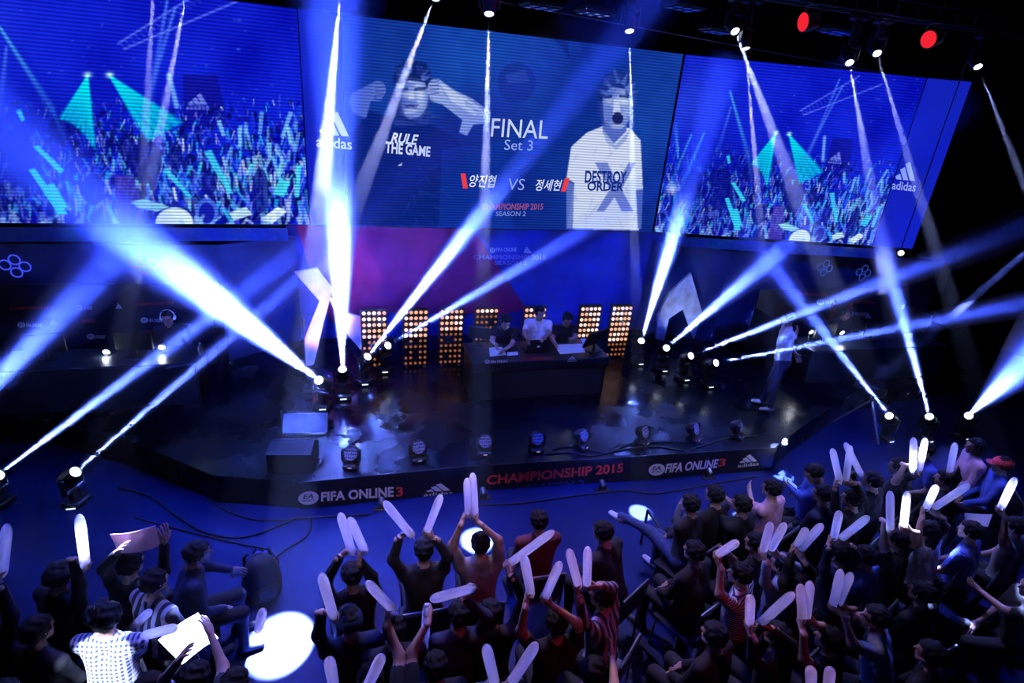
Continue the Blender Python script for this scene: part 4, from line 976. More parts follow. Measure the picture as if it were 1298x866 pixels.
cable('tangled black cable between the wash lamps', [(700, 570), (725, 566), (770, 574), (800, 562), (850, 560), (900, 562)], z=ZS + .016)
# camera tripod on the right
p = onz(1092, 545, 0.0); t = thing('camera_tripod', 'video camera on a tripod right of the stage', 'tripod', tuple(p))
hd = ony(1108, 500, p[1]) - p
for a in (0.3, 2.4, 4.5):
    MB().cyl((math.cos(a) * .5, math.sin(a) * .5, 0), (hd[0] * .95, hd[1], hd[2] - .12), .018, .022, 8).build('leg', M_alu, t)
MB().cyl((hd[0], hd[1], hd[2] - .16), (hd[0], hd[1], hd[2] - .02), .035).build('head', M_black, t)
MB().bbox((hd[0], hd[1], hd[2] + .08), (.16, .34, .16), .02, rz(.6)).build('camera_body', M_black, t)
MB().lathe((hd[0] - .10, hd[1] + .14, hd[2] + .08), (-.55, .82, 0), [(0, .05), (.16, .055), (.17, .045)], 14).build('camera_lens', M_metal, t)
MB().tube([(hd[0], hd[1] - .05, hd[2] - .06), (hd[0] + .25, hd[1] - .3, hd[2] - .2)], .012).build('pan_handle', M_metal, t)
# things overhead: pipe, grid of reflector boxes, thin wire
pts = [ony(-40, -32, 8.15), ony(700, 8, 8.15), ony(1290, 72, 8.15)]
a = np.array([-6, 8.15, 6.78]); b = np.array([13.2, 8.15, 6.78])
pt = thing('lighting_truss', 'long dark lighting truss carrying the hanging lamps', 'truss', tuple((a + b) / 2))
og = (a + b) / 2
for dy, dz in ((-.14, 0), (.14, 0), (0, .24)): MB().cyl(a + (0, dy, dz), b + (0, dy, dz), .024, n=8).build('chord', M_black, pt, origin=og)
mb = MB(); k = 0; x = a[0]
while x < b[0] - .4:
    mb.cyl((x, a[1] - .14, a[2]), (x + .2, a[1], a[2] + .24), .009, n=5); mb.cyl((x + .2, a[1], a[2] + .24), (x + .4, a[1] + .14, a[2]), .009, n=5); mb.cyl((x, a[1] + .14, a[2]), (x + .4, a[1] - .14, a[2]), .009, n=5); x += .4
o = mb.build('lattice', M_black, pt, origin=og); o['kind'] = 'stuff'
for xx in (-3, 3, 9): MB().cyl((xx, 8.15, 7.0), (xx, 8.15, ZC), .012, n=6).build('hanger', M_black, pt, origin=og)
q0, q1 = ony(600, -4, 10.2), ony(1000, 70, 10.2)
dq = (q1 - q0); q1 = q0 + dq * 1.9
tag(MB().tube([q0 - dq * .9, q0, q1], .010).build('rigging_wire', M_alu), 'thin steel wire stretched above the screens', 'wire')
M_refl = mat('reflector_silver', (.55, .6, .8), .2, .9, var=.2)
for i, (px, sz, lb) in enumerate((((686, 9), .9, 'reflector box under the ceiling, nearest the centre'), ((754, 17), .9, 'second reflector box from the centre'), ((866, 10), 1.0, 'reflector box high above the right pair of lamps'), ((908, 40), .8, 'dim reflector box left of the close lamp pair'), ((1020, 2), 1.0, 'reflector box at the top edge by the red lamp'), ((1062, 41), 1.0, 'dim reflector box below the red lamp'))):
    p = ony(*px, 9.0); t = thing('reflector_box', lb, 'stage light', tuple(p), 'reflector boxes under the ceiling', .2)
    w = .62 * sz; MB().bbox((0, 0, .04), (w, .42 * sz, .08), .015).build('tray', M_black, t)
    for r in range(2):
        for c in range(3):
            MB().lathe(((c - 1) * w * .3, (r - .5) * .19 * sz, -.002), (0, 0, -1), [(0, .04), (.01, .075 * sz), (.016, .075 * sz), (.004, .03)], 12, cap=True).build('reflector', M_refl, t)
    for s in (-1, 1): MB().cyl((s * w * .3, 0, .08), (s * w * .3, 0, ZC - p[2]), .006, n=5).build('hanger', M_black, t)
p = ony(1138, 320, 9.6); L_warm = glow('warm_lamp', (1, .86, .62), 5)
t = thing('wall_spotlight', 'small warm spotlight below the right screen corner', 'stage light', tuple(p))
MB().lathe((.10, .02, .02), (-.7, -.7, -.1), [(0, .03), (.03, .06), (.13, .065)], 14).build('can', M_black, t)
MB().lathe((0.005, -.075, .005), (-.7, -.7, -.1), [(0, .058), (.012, .05)], 14).build('lens', L_warm, t)
MB().cyl((.08, .02, .06), (.08, .02, ZC - p[2]), .012, n=6).build('hanging_rod', M_black, t)
# added uplighters that tint and brighten the cut-out boards
L_addpink = glow('added_pink_face', (1.0, .45, .75), 2.0)
def added_uplight(label, p, tgt, watts, col, fm):
    p = np.asarray(p, float); d = _n(np.asarray(tgt) - p - (0, 0, .12)); t = thing('uplighter', label, 'stage light', tuple(p), 'added uplighters by the cut-out boards')
    MB().bbox((0, 0, .02), (.16, .16, .04), .01).build('base', M_black, t)
    for s in (-1, 1): MB().bbox((s * .07, 0, .08), (.012, .04, .1), .004).build('bracket', M_black, t)
    c = np.array([0, 0, .12]); MB().lathe(c - d * .06, d, [(0, .04), (.10, .06), (.11, .055)], 14).build('can', M_black, t)
    MB().lathe(c + d * .042, d, [(0, .052), (.006, .048)], 14).build('face', fm, t); spot(t, tuple(c + d * .07), d, watts, col, 70, .04, 1.0)
q = ony(408, 400, 9.95); added_uplight('pink uplighter added in front of the X-shaped board', (q[0] - .25, 8.95, ZS), q, 70, (1, .42, .70), L_addpink)
q = ony(866, 385, 10.3); added_uplight('white uplighter added in front of the marbled board', (q[0] + .1, 9.35, ZS), q, 40, (.6, .72, 1.0), L_addlav)
# ================================================================ PEOPLE
def surfnet(F, o, h):
    """surface nets: grid of signed distances -> vertices, quads"""
    nx, ny, nz = F.shape
    ins = F < 0
    c = np.zeros((nx - 1, ny - 1, nz - 1), int)
    corners = [(i, j, k) for i in (0, 1) for j in (0, 1) for k in (0, 1)]
    sl = lambda i, j, k: (slice(i, nx - 1 + i), slice(j, ny - 1 + j), slice(k, nz - 1 + k))
    for q in corners: c += ins[sl(*q)]
    mask = (c > 0) & (c < 8)
    idx = -np.ones(mask.shape, int); cells = np.argwhere(mask); idx[mask] = np.arange(len(cells))
    acc = np.zeros((len(cells), 3)); cnt = np.zeros(len(cells))
    for a in corners:
        for ax in range(3):
            if a[ax] == 1: continue
            b = list(a); b[ax] = 1
            fa = F[cells[:, 0] + a[0], cells[:, 1] + a[1], cells[:, 2] + a[2]]; fb = F[cells[:, 0] + b[0], cells[:, 1] + b[1], cells[:, 2] + b[2]]
            cr = (fa < 0) != (fb < 0)
            t = np.where(cr, fa / np.where(cr, fa - fb, 1), 0)
            p = np.array(a, float)[None].repeat(len(cells), 0); p[:, ax] += t
            acc[cr] += p[cr]; cnt[cr] += 1
    V = (cells + acc / cnt[:, None]) * h + o
    Q = []
    for ax in range(3):
        s0 = [slice(None)] * 3; s1 = [slice(None)] * 3; s0[ax] = slice(0, -1); s1[ax] = slice(1, None)
        A = ins[tuple(s0)]; B = ins[tuple(s1)]
        e = np.argwhere(A != B)
        u, v = [(1, 2), (2, 0), (0, 1)][ax]
        ok = (e[:, u] > 0) & (e[:, v] > 0) & (e[:, u] < F.shape[u] - 1) & (e[:, v] < F.shape[v] - 1)
        e = e[ok]
        def g(du, dv):
            w_ = e.copy(); w_[:, u] += du; w_[:, v] += dv; return idx[w_[:, 0], w_[:, 1], w_[:, 2]]
        q = np.stack([g(-1, -1), g(0, -1), g(0, 0), g(-1, 0)], 1)
        flip = ~A[e[:, 0], e[:, 1], e[:, 2]]
        q[flip] = q[flip][:, ::-1]
        Q.append(q)
    return V, np.concatenate(Q)
def prim_d(P, pr):
    a, b, ra, rb = pr[:4]; ab = b - a; L = ab @ ab
    t = np.clip(((P - a) @ ab) / L, 0, 1) if L > 1e-9 else np.zeros(len(P))
    return np.linalg.norm(P - a - t[:, None] * ab, axis=1) - (ra + (rb - ra) * t)
def solid(prims, h, k=.03):
    """smooth union of tapered capsules; returns verts, quads, label per quad"""
    lo = np.min([np.minimum(p[0] - p[2], p[1] - p[3]) for p in prims], 0) - 2.5 * h; hi = np.max([np.maximum(p[0] + p[2], p[1] + p[3]) for p in prims], 0) + 2.5 * h
    n = np.ceil((hi - lo) / h).astype(int) + 1
    gx = [lo[i] + np.arange(n[i]) * h for i in range(3)]
    F = np.full(tuple(n), 1.0)
    for p in prims:
        m = max(p[2], p[3]) + k + 2.5 * h
        a = np.maximum(0, np.floor((np.minimum(p[0], p[1]) - m - lo) / h).astype(int)); b = np.minimum(n, np.ceil((np.maximum(p[0], p[1]) + m - lo) / h).astype(int) + 1)
        G = np.stack(np.meshgrid(gx[0][a[0]:b[0]], gx[1][a[1]:b[1]], gx[2][a[2]:b[2]], indexing='ij'), -1).reshape(-1, 3)
        d = prim_d(G, p); s = (slice(a[0], b[0]), slice(a[1], b[1]), slice(a[2], b[2])); f = F[s].ravel()
        hh = np.clip(.5 + .5 * (f - d) / k, 0, 1); r = f * (1 - hh) + d * hh - k * hh * (1 - hh)
        if len(p) > 5 and p[5]:                       # carve instead of add
            r = np.maximum(f, -d)
        F[s] = r.reshape(F[s].shape)
    V, Q = surfnet(F, lo, h)
    C = V[Q].mean(1); D = np.stack([prim_d(C, p) if not (len(p) > 5 and p[5]) else np.full(len(C), 9.) for p in prims], 1)
    lab = np.array([p[4] for p in prims])[D.argmin(1)]
    return V, Q, lab
A3 = lambda *p: np.array(p, float)
SKIN, SHIRT, PANTS, SHOE, DARKF, LIPS = range(6)
def make_head():
    P = []
    c = lambda x, y, z, r, l=SKIN: P.append((A3(x, y, z), A3(x, y, z + 1e-4), r, r, l))
    P.append((A3(0, -.03, .03), A3(0, .03, .025), .078, .072, SKIN)); P.append((A3(0, -.02, .055), A3(0, .02, .05), .066, .062, SKIN))
    P.append((A3(0, .045, -.02), A3(0, .062, -.085), .052, .030, SKIN))                      # face to chin
    P.append((A3(-.045, .0, -.04), A3(-.015, .062, -.085), .030, .022, SKIN)); P.append((A3(.045, .0, -.04), A3(.015, .062, -.085), .030, .022, SKIN))
    P.append((A3(0, .088, .012), A3(0, .112, -.026), .008, .014, SKIN))                      # nose
    P.append((A3(-.04, .082, .022), A3(.04, .082, .022), .012, .012, SKIN))                  # brow
    for s in (-1, 1):
        P.append((A3(s * .078, -.012, .015), A3(s * .076, -.006, -.025), .014, .010, SKIN))  # ears
        P.append((A3(s * .024, .087, .002), A3(s * .036, .084, .002), .0085, .0075, DARKF))  # eyes
        P.append((A3(s * .018, .093, .024), A3(s * .044, .086, .024), .005, .004, DARKF))    # eyebrows
    P.append((A3(-.016, .092, -.055), A3(.016, .092, -.055), .009, .009, LIPS))
    P.append((A3(0, -.02, -.03), A3(0, -.035, -.13), .055, .052, SKIN))                      # neck
    return solid(P, .0085, .012)
HEAD = make_head()
def make_hand(grip=True):
    """wrist at the origin, fingers along +z, palm faces +y, thumb on +x"""
    P = [(A3(-.022, 0, .03), A3(-.026, 0, .085), .016, .015, SKIN), (A3(0, 0, .02), A3(0, 0, .09), .018, .016, SKIN), (A3(.022, 0, .03), A3(.026, 0, .082), .017, .015, SKIN), (A3(0, 0, -.03), A3(0, 0, .03), .026, .024, SKIN)]
    for x, L in ((-.033, .74), (-.011, .95), (.011, 1.0), (.032, .9)):
        b = A3(x, 0, .088)
        if grip: q = [b, b + A3(0, .012, .036 * L), b + A3(0, .046, .040 * L), b + A3(0, .062, .012 * L)]
        else: q = [b, b + A3(x * .12, .004, .040 * L), b + A3(x * .2, .012, .068 * L), b + A3(x * .25, .024, .090 * L)]
        for i in range(3): P.append((q[i], q[i + 1], .0095 - .001 * i, .0085 - .001 * i, SKIN))
    q = [A3(.026, .004, .03), A3(.050, .022, .052), A3(.046, .050, .072)] if grip else [A3(.026, .004, .03), A3(.056, .012, .056), A3(.066, .016, .086)]
    for i in range(2): P.append((q[i], q[i + 1], .012 - .002 * i, .010 - .001 * i, SKIN))
    return solid(P, .0062, .006)
HAND_G, HAND_O = make_hand(True), make_hand(False)
def mirror(m): V, Q, l = m; return V * A3(-1, 1, 1), Q[:, ::-1], l
HANDS = {('g', 1): HAND_G, ('g', -1): mirror(HAND_G), ('o', 1): HAND_O, ('o', -1): mirror(HAND_O)}
# ---- hair and headgear, built once per kind around the head's own frame
def carve_mesh(fn, lo, hi, h):
    gx = [np.arange(lo[i], hi[i] + h, h) for i in range(3)]; G = np.stack(np.meshgrid(*gx, indexing='ij'), -1)
    return surfnet(fn(G[..., 0], G[..., 1], G[..., 2]), np.array(lo, float), h)
def ell(x, y, z, cx, cy, cz, a, b, c): return (np.sqrt(((x - cx) / a) ** 2 + ((y - cy) / b) ** 2 + ((z - cz) / c) ** 2) - 1) * min(a, b, c)
def tuft(x, y, z, s=1.0): return .0035 * s * (np.sin(x * 130 + 3 * np.sin(z * 60)) + np.sin(y * 110 + 2 * np.sin(x * 70)) + np.sin(z * 95 + y * 60))
def hair_short(x, y, z):
    d = ell(x, y, z, 0, -.008, .035, .093, .112, .100) + tuft(x, y, z)
    return np.maximum(np.maximum(d, -(z + .040 - .9 * y)), -np.maximum(.052 - y, z - .058))
def hair_bowl(x, y, z):
    d = ell(x, y, z, 0, -.006, .030, .100, .116, .106) + tuft(x, y, z, 1.3)
    return np.maximum(np.maximum(d, -(z + .058 - .75 * y)), -np.maximum(.066 - y, z - .035))
def hair_long(x, y, z):
    d = np.minimum(ell(x, y, z, 0, -.008, .030, .098, .114, .104), ell(x, y, z, 0, -.050, -.09, .088, .062, .150)) + tuft(x, y, z, 1.2)
    return np.maximum(d, -np.maximum(.050 - y, z - .052))
HAIR = {k: carve_mesh(f, (-.13, -.15, -.27), (.13, .14, .17), .0115) for k, f in (('short', hair_short), ('bowl', hair_bowl), ('long', hair_long))}
def me_from(name, V, Q, lab=None):
    me = bpy.data.meshes.new(name); me.vertices.add(len(V)); me.vertices.foreach_set('co', np.ascontiguousarray(V, dtype=np.float32).ravel())
    me.loops.add(Q.size); me.loops.foreach_set('vertex_index', np.ascontiguousarray(Q, dtype=np.int32).ravel()); me.polygons.add(len(Q))
    me.polygons.foreach_set('loop_start', np.arange(0, Q.size, 4, dtype=np.int32))
    if lab is not None: me.polygons.foreach_set('material_index', np.asarray(lab, dtype=np.int32))
    me.polygons.foreach_set('use_smooth', np.ones(len(Q), dtype=bool)); me.update(calc_edges=True)
    return me
M_hair = mat('black_hair', (.008, .008, .010), .75, spec=.2, var=.4, scale=60)
M_hairb = mat('brown_hair', (.04, .02, .012), .75, var=.4, scale=60)
HAIRME = {}
def cap_parts(parent, M, col):
    V = MB().lathe((0, -.006, .03), (0, 0, 1), [(-.02, .106), (.02, .104), (.06, .085), (.085, .05), (.095, .012)], 18); 
    V.v = [(x, y * 1.16, z) for x, y, z in V.v]
    o = V.build('cap', col, parent, smooth=True); o.matrix_local = M
    b = MB().prism([(-.085, .06, .015), (-.06, .155, .005), (0, .18, .0), (.06, .155, .005), (.085, .06, .015)], (0, 0, .008)).build('cap_peak', col, o)
def headphones(parent, M, m):
    pts = [(math.sin(a) * .100, -.005, .03 + math.cos(a) * .100) for a in np.linspace(-1.75, 1.75, 15)]
    o = MB().tube(pts, .012, 8).build('headphones', m, parent, smooth=True); o.matrix_local = M
    for s in (-1, 1):
        q = MB().lathe((s * .078, -.005, .005), (s, 0, 0), [(0, .036), (.012, .042), (.03, .040), (.036, .026)], 14).build('ear_cup', m, o, smooth=True)
def glasses(parent, M):
    mb = MB()
    for s in (-1, 1):
        mb.tube([(s * .033 + .021 * math.cos(a), .104, .003 + .015 * math.sin(a)) for a in np.linspace(0, 2 * math.pi, 13)], .0022, 4); mb.tube([(s * .054, .102, .006), (s * .082, .0, .012)], .0022, 4)
    mb.tube([(-.012, .106, .005), (.012, .106, .005)], .0022, 4)
    o = mb.build('glasses', M_black, parent); o.matrix_local = M; o['kind'] = 'stuff'
M_skin = mat('skin', (.36, .22, .17), .5, var=.08, scale=20)
M_eye = mat('eye_dark', (.02, .015, .015), .3, var=0)
M_lip = mat('lips', (.42, .16, .15), .5, var=0)
M_jean = mat('blue_jeans', (.03, .05, .14), .85, var=.3, scale=40)
M_blackp = mat('black_trousers', (.012, .012, .016), .85)
M_shoeb = mat('black_shoe', (.015, .015, .018), .5); M_shoew = mat('white_shoe', (.6, .6, .62), .5)
def cloth(name, c, rough=.85): return mat('cloth_' + name, c, rough, var=.22, scale=14)
CL = dict(black=cloth('black', (.007, .007, .010)), navy=cloth('navy', (.012, .018, .06)), charcoal=cloth('charcoal', (.018, .018, .024)), grey=cloth('grey', (.22, .22, .25)), white=cloth('white', (.62, .62, .66)),
          pink=cloth('pink', (.55, .30, .38)), maroon=cloth('maroon', (.10, .02, .03)), red=cloth('red', (.5, .03, .03)), blue=cloth('blue', (.05, .09, .40)), pale=cloth('pale_blue', (.30, .36, .55)), brown=cloth('brown', (.09, .05, .035)), green=cloth('olive', (.04, .05, .03)),
          striped=stripes('cloth_striped', (.70, .66, .70), (.06, .05, .09), 11.0, 'Z'), plaid=stripes('cloth_plaid', (.72, .74, .80), (.03, .05, .20), 9.0, 'Z', plaid=True), bplaid=stripes('cloth_blue_plaid', (.05, .10, .55), (.02, .03, .15), 12.0, 'Z', plaid=True), dstripe=stripes('cloth_dark_stripe', (.02, .02, .03), (.35, .33, .38), 4.0, 'X'))
def Mx(R, t):
    M = Matrix.Identity(4)
    for i in range(3):
        for j in range(3): M[i][j] = R[i][j]
        M[i][3] = t[i]
    return M
STICKS = []
def ik(sh, wr, l1, l2, hint):
    d = wr - sh; L = np.linalg.norm(d); Lm = (l1 + l2) * .985
    if L > Lm: wr = sh + d / L * Lm; d = wr - sh; L = Lm
    L = max(L, abs(l1 - l2) + .02); dn = d / np.linalg.norm(d); a = (l1 * l1 - l2 * l2 + L * L) / (2 * L); hgt = math.sqrt(max(0, l1 * l1 - a * a))
    hv = hint - dn * (hint @ dn); hv = _n(hv) if np.linalg.norm(hv) > 1e-6 else A3(0, 0, -1)
    return sh + dn * a + hv * hgt, wr
def on_ray(px, sh, R, pick):
    """the point of the pixel's sight line that lies an arm's reach from the shoulder"""
    r = ray(*px); r = r / np.linalg.norm(r); oc = sh - EYE; tc = oc @ r; d2 = oc @ oc - tc * tc
    if d2 >= R * R: return EYE + r * tc
    e = math.sqrt(R * R - d2); return EYE + r * (tc - e if pick == 'up' else tc + e)
def person(label, short, head_px, yaw=0, z=1.24, base=0.0, shirt='black', pants=None, shoe=None, hair='short', sticks=(), hands=(), lean=.08, pose='sit', y=None, sleeve='long', head=(0, 0), extra=None, scale=1.0, haircol=None, legs=None, group='spectators', wide=1.0, seat=True):
    """head_px: pixel of the middle of the head. sticks: (side, tip px, hand px, pick). hands: (side, px, pick) or (side, 'lap')"""
    hc = onz(*head_px, base + z) if y is None else ony(*head_px, y)
    R = rz(math.radians(yaw)); s = scale
    hipz = .53 if pose == 'sit' else .93
    tl = (hc[2] - base) - hipz - .17 * 1.0               # torso length to the neck base, so that the head meets its pixel
    T = rx(-lean)
    if y is not None or True:
        tl = ((hc[2] - base - hipz) - .155 * math.cos(lean * .5)) / math.cos(lean)
    tl = min(max(tl, .40), .66)
    up = T @ A3(0, 0, 1); fw = T @ A3(0, 1, 0)
    hip = A3(0, 0, hipz); neck = hip + up * tl
    headc = neck + A3(0, .035 + .06 * math.sin(lean), .155)
    rootxy = hc - R @ headc; rootxy[2] = base
    Wd = lambda p: R @ p + rootxy
    hw = Wd(headc)
    sx = .185 * wide
    sh = {-1: neck + A3(-sx, 0, 0) - up * .055, 1: neck + A3(sx, 0, 0) - up * .055}
    mid = hip + up * tl * .55
    k_ = wide
    P = [(hip + A3(-.075 * k_, -.01, .02), hip + A3(.075 * k_, -.01, .02), .125, .125, PANTS if pose == 'stand' else PANTS),
         (hip + A3(-.05 * k_, 0, .08), mid + A3(-.05 * k_, 0, 0), .125 * k_, .120, SHIRT), (hip + A3(.05 * k_, 0, .08), mid + A3(.05 * k_, 0, 0), .125 * k_, .120, SHIRT),
         (mid + A3(-.05, 0, 0), neck + A3(-.095, 0, 0) - up * .13, .118, .108, SHIRT), (mid + A3(.05, 0, 0), neck + A3(.095, 0, 0) - up * .13, .118, .108, SHIRT),
         (sh[-1], neck - up * .02, .066, .062, SHIRT), (sh[1], neck - up * .02, .066, .062, SHIRT),
         (neck - up * .03, neck + A3(0, .014, .075), .058, .050, SKIN)]
    if pose == 'sit':
        L = legs or ((-.12, .44, -.13, .40), (.12, .44, .13, .42))
        for sd, lg in zip((-1, 1), L):
            kn, an = (A3(lg[0], lg[1], .50), A3(lg[2], lg[3], .095)) if len(lg) == 4 else (A3(*lg[:3]), A3(*lg[3:]))
            P += [(hip + A3(sd * .085, .02, -.0), kn, .092, .066, PANTS), (kn, an, .062, .045, PANTS), (an + A3(0, -.03, -.045), an + A3(sd * .015, .15, -.06), .044, .036, SHOE)]
    else:
        L = legs or ((-.10, .02, -.11, .0), (.10, .06, .12, .10))
        for sd, (kx, ky, ax_, ay) in zip((-1, 1), L):
            kn = A3(kx, ky, .50); an = A3(ax_, ay, .095)
            P += [(hip + A3(sd * .085, 0, -.02), kn, .090, .062, PANTS), (kn, an, .060, .044, PANTS), (an + A3(0, -.04, -.045), an + A3(sd * .03, .15, -.06), .044, .036, SHOE)]
    spec = {-1: None, 1: None}
    for q in sticks: spec[q[0]] = ('stick', q[1], q[2], q[3] if len(q) > 3 else 'up', q[4] if len(q) > 4 else None)
    for q in hands: spec[q[0]] = ('hand',) + tuple(q[1:])
    hm = []
    inv = lambda p: R.T @ (p - rootxy)
    mystk = []
    for sd in (-1, 1):
        S = sh[sd]; sp = spec[sd]; hint = A3(sd * .7, -.15, -.8)
        if sp is None or (sp[0] == 'hand' and sp[1] == 'lap'):
            kn = A3(sd * .09, .30, .60) if pose == 'sit' else A3(sd * .24, .06, .86)
            el, wr = ik(S, kn, .29, .25, A3(sd * .6, -.6, -.3)); hz = _n(wr - el + A3(0, 0, -.03)); hy = A3(0, 0, -1) if pose == 'sit' else A3(-sd, 0, 0); kind = 'o'
        elif sp[0] == 'hand':
            w = inv(on_ray(sp[1], Wd(S), .52, sp[2])); el, wr = ik(S, w, .29, .25, hint); hz = _n(wr - el); hy = A3(-sd, .2, 0); kind = 'o'
            if len(sp) > 3 and sp[3] == 'flat': hy = A3(0, 0, -1)
        else:
            g = on_ray(sp[2], Wd(S), .56 if sp[3] == 'up' else .54, sp[3])
            # the tip lies on its own sight line, one stick length away
            LS = .60; r = ray(*sp[1]); r = r / np.linalg.norm(r); oc = g - EYE; tc = oc @ r; d2 = oc @ oc - tc * tc
            e = math.sqrt(max(0, LS * LS - d2)); c1, c2 = EYE + r * (tc - e), EYE + r * (tc + e)
            pick = sp[4]
            tip = (c1 if c1[2] > c2[2] else c2) if pick != 'far' else (c2 if c1[2] > c2[2] else c1)
            if d2 > LS * LS: tip = EYE + r * tc
            if pick == 'mid': tip = EYE + r * tc
            ax = _n(tip - g); axl = R.T @ ax; gl = inv(g)
            fa = _n(gl - S); hz = fa - axl * (fa @ axl)
            hz = _n(hz) if np.linalg.norm(hz) > .15 else _n(np.cross(axl, A3(sd, .3, 0)))
            hx = axl * (1 if True else -1); hy = np.cross(hz, hx)
            w = gl - hz * .095 - hy * .034
            el, wr = ik(S, w, .29, .26, hint)
            if np.linalg.norm(wr - w) > 1e-4: sft = wr - w; gl = gl + sft; g = Wd(gl); tip = tip + R @ sft
            kind = 'g'
            mystk.append((sd, g - ax * .05, ax, np.linalg.norm(tip - g) + .05))
        slab = SHIRT if sleeve == 'long' else SKIN
        if sleeve == 'long': P += [(S, el, .058, .050, SHIRT), (el, wr - (wr - el) * .06, .048, .036, SHIRT), (el, wr, .030, .026, SKIN)]
        else: P += [(S, S + (el - S) * .62, .062, .058, SHIRT), (S, el, .046, .042, SKIN), (el, wr, .041, .028, SKIN)]
        V, Q, lb = HANDS[(kind, sd)]
        if kind == 'g':
            B = np.stack([hx * sd, hy * sd, hz], 1) if False else np.stack([hx, hy, hz], 1)
            V, Q, lb = HANDS[('g', 1)]
        else:
            hyy = hy - hz * (hy @ hz); hyy = _n(hyy); B = np.stack([np.cross(hyy, hz), hyy, hz], 1)
        hm.append((V @ B.T + wr, Q, lb))
    hR = rz(math.radians(head[0])) @ rx(math.radians(head[1]))
    V, Q, lb = HEAD; hm.append((V @ hR.T + headc, Q, lb))
    V, Q, lb = solid(P, .017 if head_px[1] > 765 and group == 'spectators' else .021, .035)
    for v, q, l in hm: Q = np.concatenate([Q, q + len(V)]); V = np.concatenate([V, v]); lb = np.concatenate([lb, l])
    me = me_from('person', V, Q, lb)
    pm = {'jean': M_jean, None: M_blackp}.get(pants) or CL[pants]
    for m in (M_skin, CL[shirt], pm, {None: M_shoeb, 'white': M_shoew}[shoe], M_eye, M_lip): me.materials.append(m)
    o = bpy.data.objects.new('person', me); COL.objects.link(o); o.location = tuple(rootxy); o.rotation_euler = (0, 0, math.radians(yaw))
    tag(o, label, 'person', group)
    Mh = Mx(hR, headc)
    if hair in HAIR:
        key = (hair, haircol)
        if key not in HAIRME:
            HAIRME[key] = me_from('hair', *HAIR[hair]); HAIRME[key].materials.append(M_hairb if haircol == 'brown' else M_hair)
        h = bpy.data.objects.new('hair', HAIRME[key]); COL.objects.link(h); h.parent = o; h.matrix_local = Mh
    elif hair.startswith('cap'):
        key = ('short', haircol)
        if key not in HAIRME: HAIRME[key] = me_from('hair', *HAIR['short']); HAIRME[key].materials.append(M_hair)
        h = bpy.data.objects.new('hair', HAIRME[key]); COL.objects.link(h); h.parent = o; h.matrix_local = Mh
        cap_parts(o, Mh, CL[hair[4:]])
    if extra == 'headphones': headphones(o, Mh, M_white)
    if extra == 'glasses': glasses(o, Mh)
    for i, (sd, g, ax, L) in enumerate(mystk):
        w = ('left', 'right')[sd > 0] if len(mystk) > 1 else ''
        stick(f'{w} white inflatable cheering stick held by {short}'.strip(), g, ax, L)
    if pose == 'sit' and seat: chair_for(rootxy, math.radians(yaw), base, 'black chair under ' + short)
    return o
# ---- cheering sticks
def stick_mat():
    m = bpy.data.materials.new('inflated_white_film'); m.use_nodes = True; nt = m.node_tree; b = nt.nodes['Principled BSDF']; out = nt.nodes['Material Output']
    b.inputs['Base Color'].default_value = (.9, .88, .92, 1); b.inputs['Roughness'].default_value = .28
    tr = nt.nodes.new('ShaderNodeBsdfTranslucent'); tr.inputs['Color'].default_value = (.97, .95, .98, 1)
    mx = nt.nodes.new('ShaderNodeMixShader'); mx.inputs[0].default_value = .8
    # a faint printed band along one side
    tc = nt.nodes.new('ShaderNodeTexCoord'); sp = nt.nodes.new('ShaderNodeSeparateXYZ'); nz = nt.nodes.new('ShaderNodeTexNoise'); nz.inputs['Scale'].default_value = 55; nz.inputs['Detail'].default_value = 1
    def mth(op, a, b_=None):
        n = nt.nodes.new('ShaderNodeMath'); n.operation = op
        for i, q in enumerate((a, b_)):
            if q is None: continue
            if isinstance(q, (int, float)): n.inputs[i].default_value = q
            else: nt.links.new(q, n.inputs[i])
        return n.outputs[0]
    nt.links.new(tc.outputs['Object'], sp.inputs[0]); nt.links.new(tc.outputs['Object'], nz.inputs['Vector'])
    band = mth('LESS_THAN', mth('ABSOLUTE', sp.outputs[0]), .012)
    along = mth('MULTIPLY', mth('GREATER_THAN', sp.outputs[2], .17), mth('LESS_THAN', sp.outputs[2], .42))
    ink = mth('MULTIPLY', mth('MULTIPLY', band, along), mth('GREATER_THAN', nz.outputs['Fac'], .5))
    cm = nt.nodes.new('ShaderNodeMix'); cm.data_type = 'RGBA'; cm.inputs[6].default_value = (.9, .88, .92, 1); cm.inputs[7].default_value = (.28, .26, .42, 1)
    nt.links.new(ink, cm.inputs['Factor']); nt.links.new(cm.outputs[2], b.inputs['Base Color'])
    nt.links.new(b.outputs[0], mx.inputs[1]); nt.links.new(tr.outputs[0], mx.inputs[2]); nt.links.new(mx.outputs[0], out.inputs['Surface'])
    return m
M_stick = stick_mat()
_st = MB().lathe((0, 0, 0), (0, 0, 1), [(0, .018), (.015, .034), (.05, .045), (.12, .048), (.48, .049), (.56, .047), (.60, .040), (.63, .026), (.645, .008)], 18, ax=(A3(1, 0, 0), A3(0, 1, 0), A3(0, 0, 1)))
_so = _st.build('cheering_stick', M_stick, smooth=True); STICK_ME = _so.data; bpy.data.objects.remove(_so, do_unlink=True)
_vo = MB().box((0, 0, -.012), (.05, .004, .03)).build('valve_tab', M_stick); VALVE_ME = _vo.data; bpy.data.objects.remove(_vo, do_unlink=True)
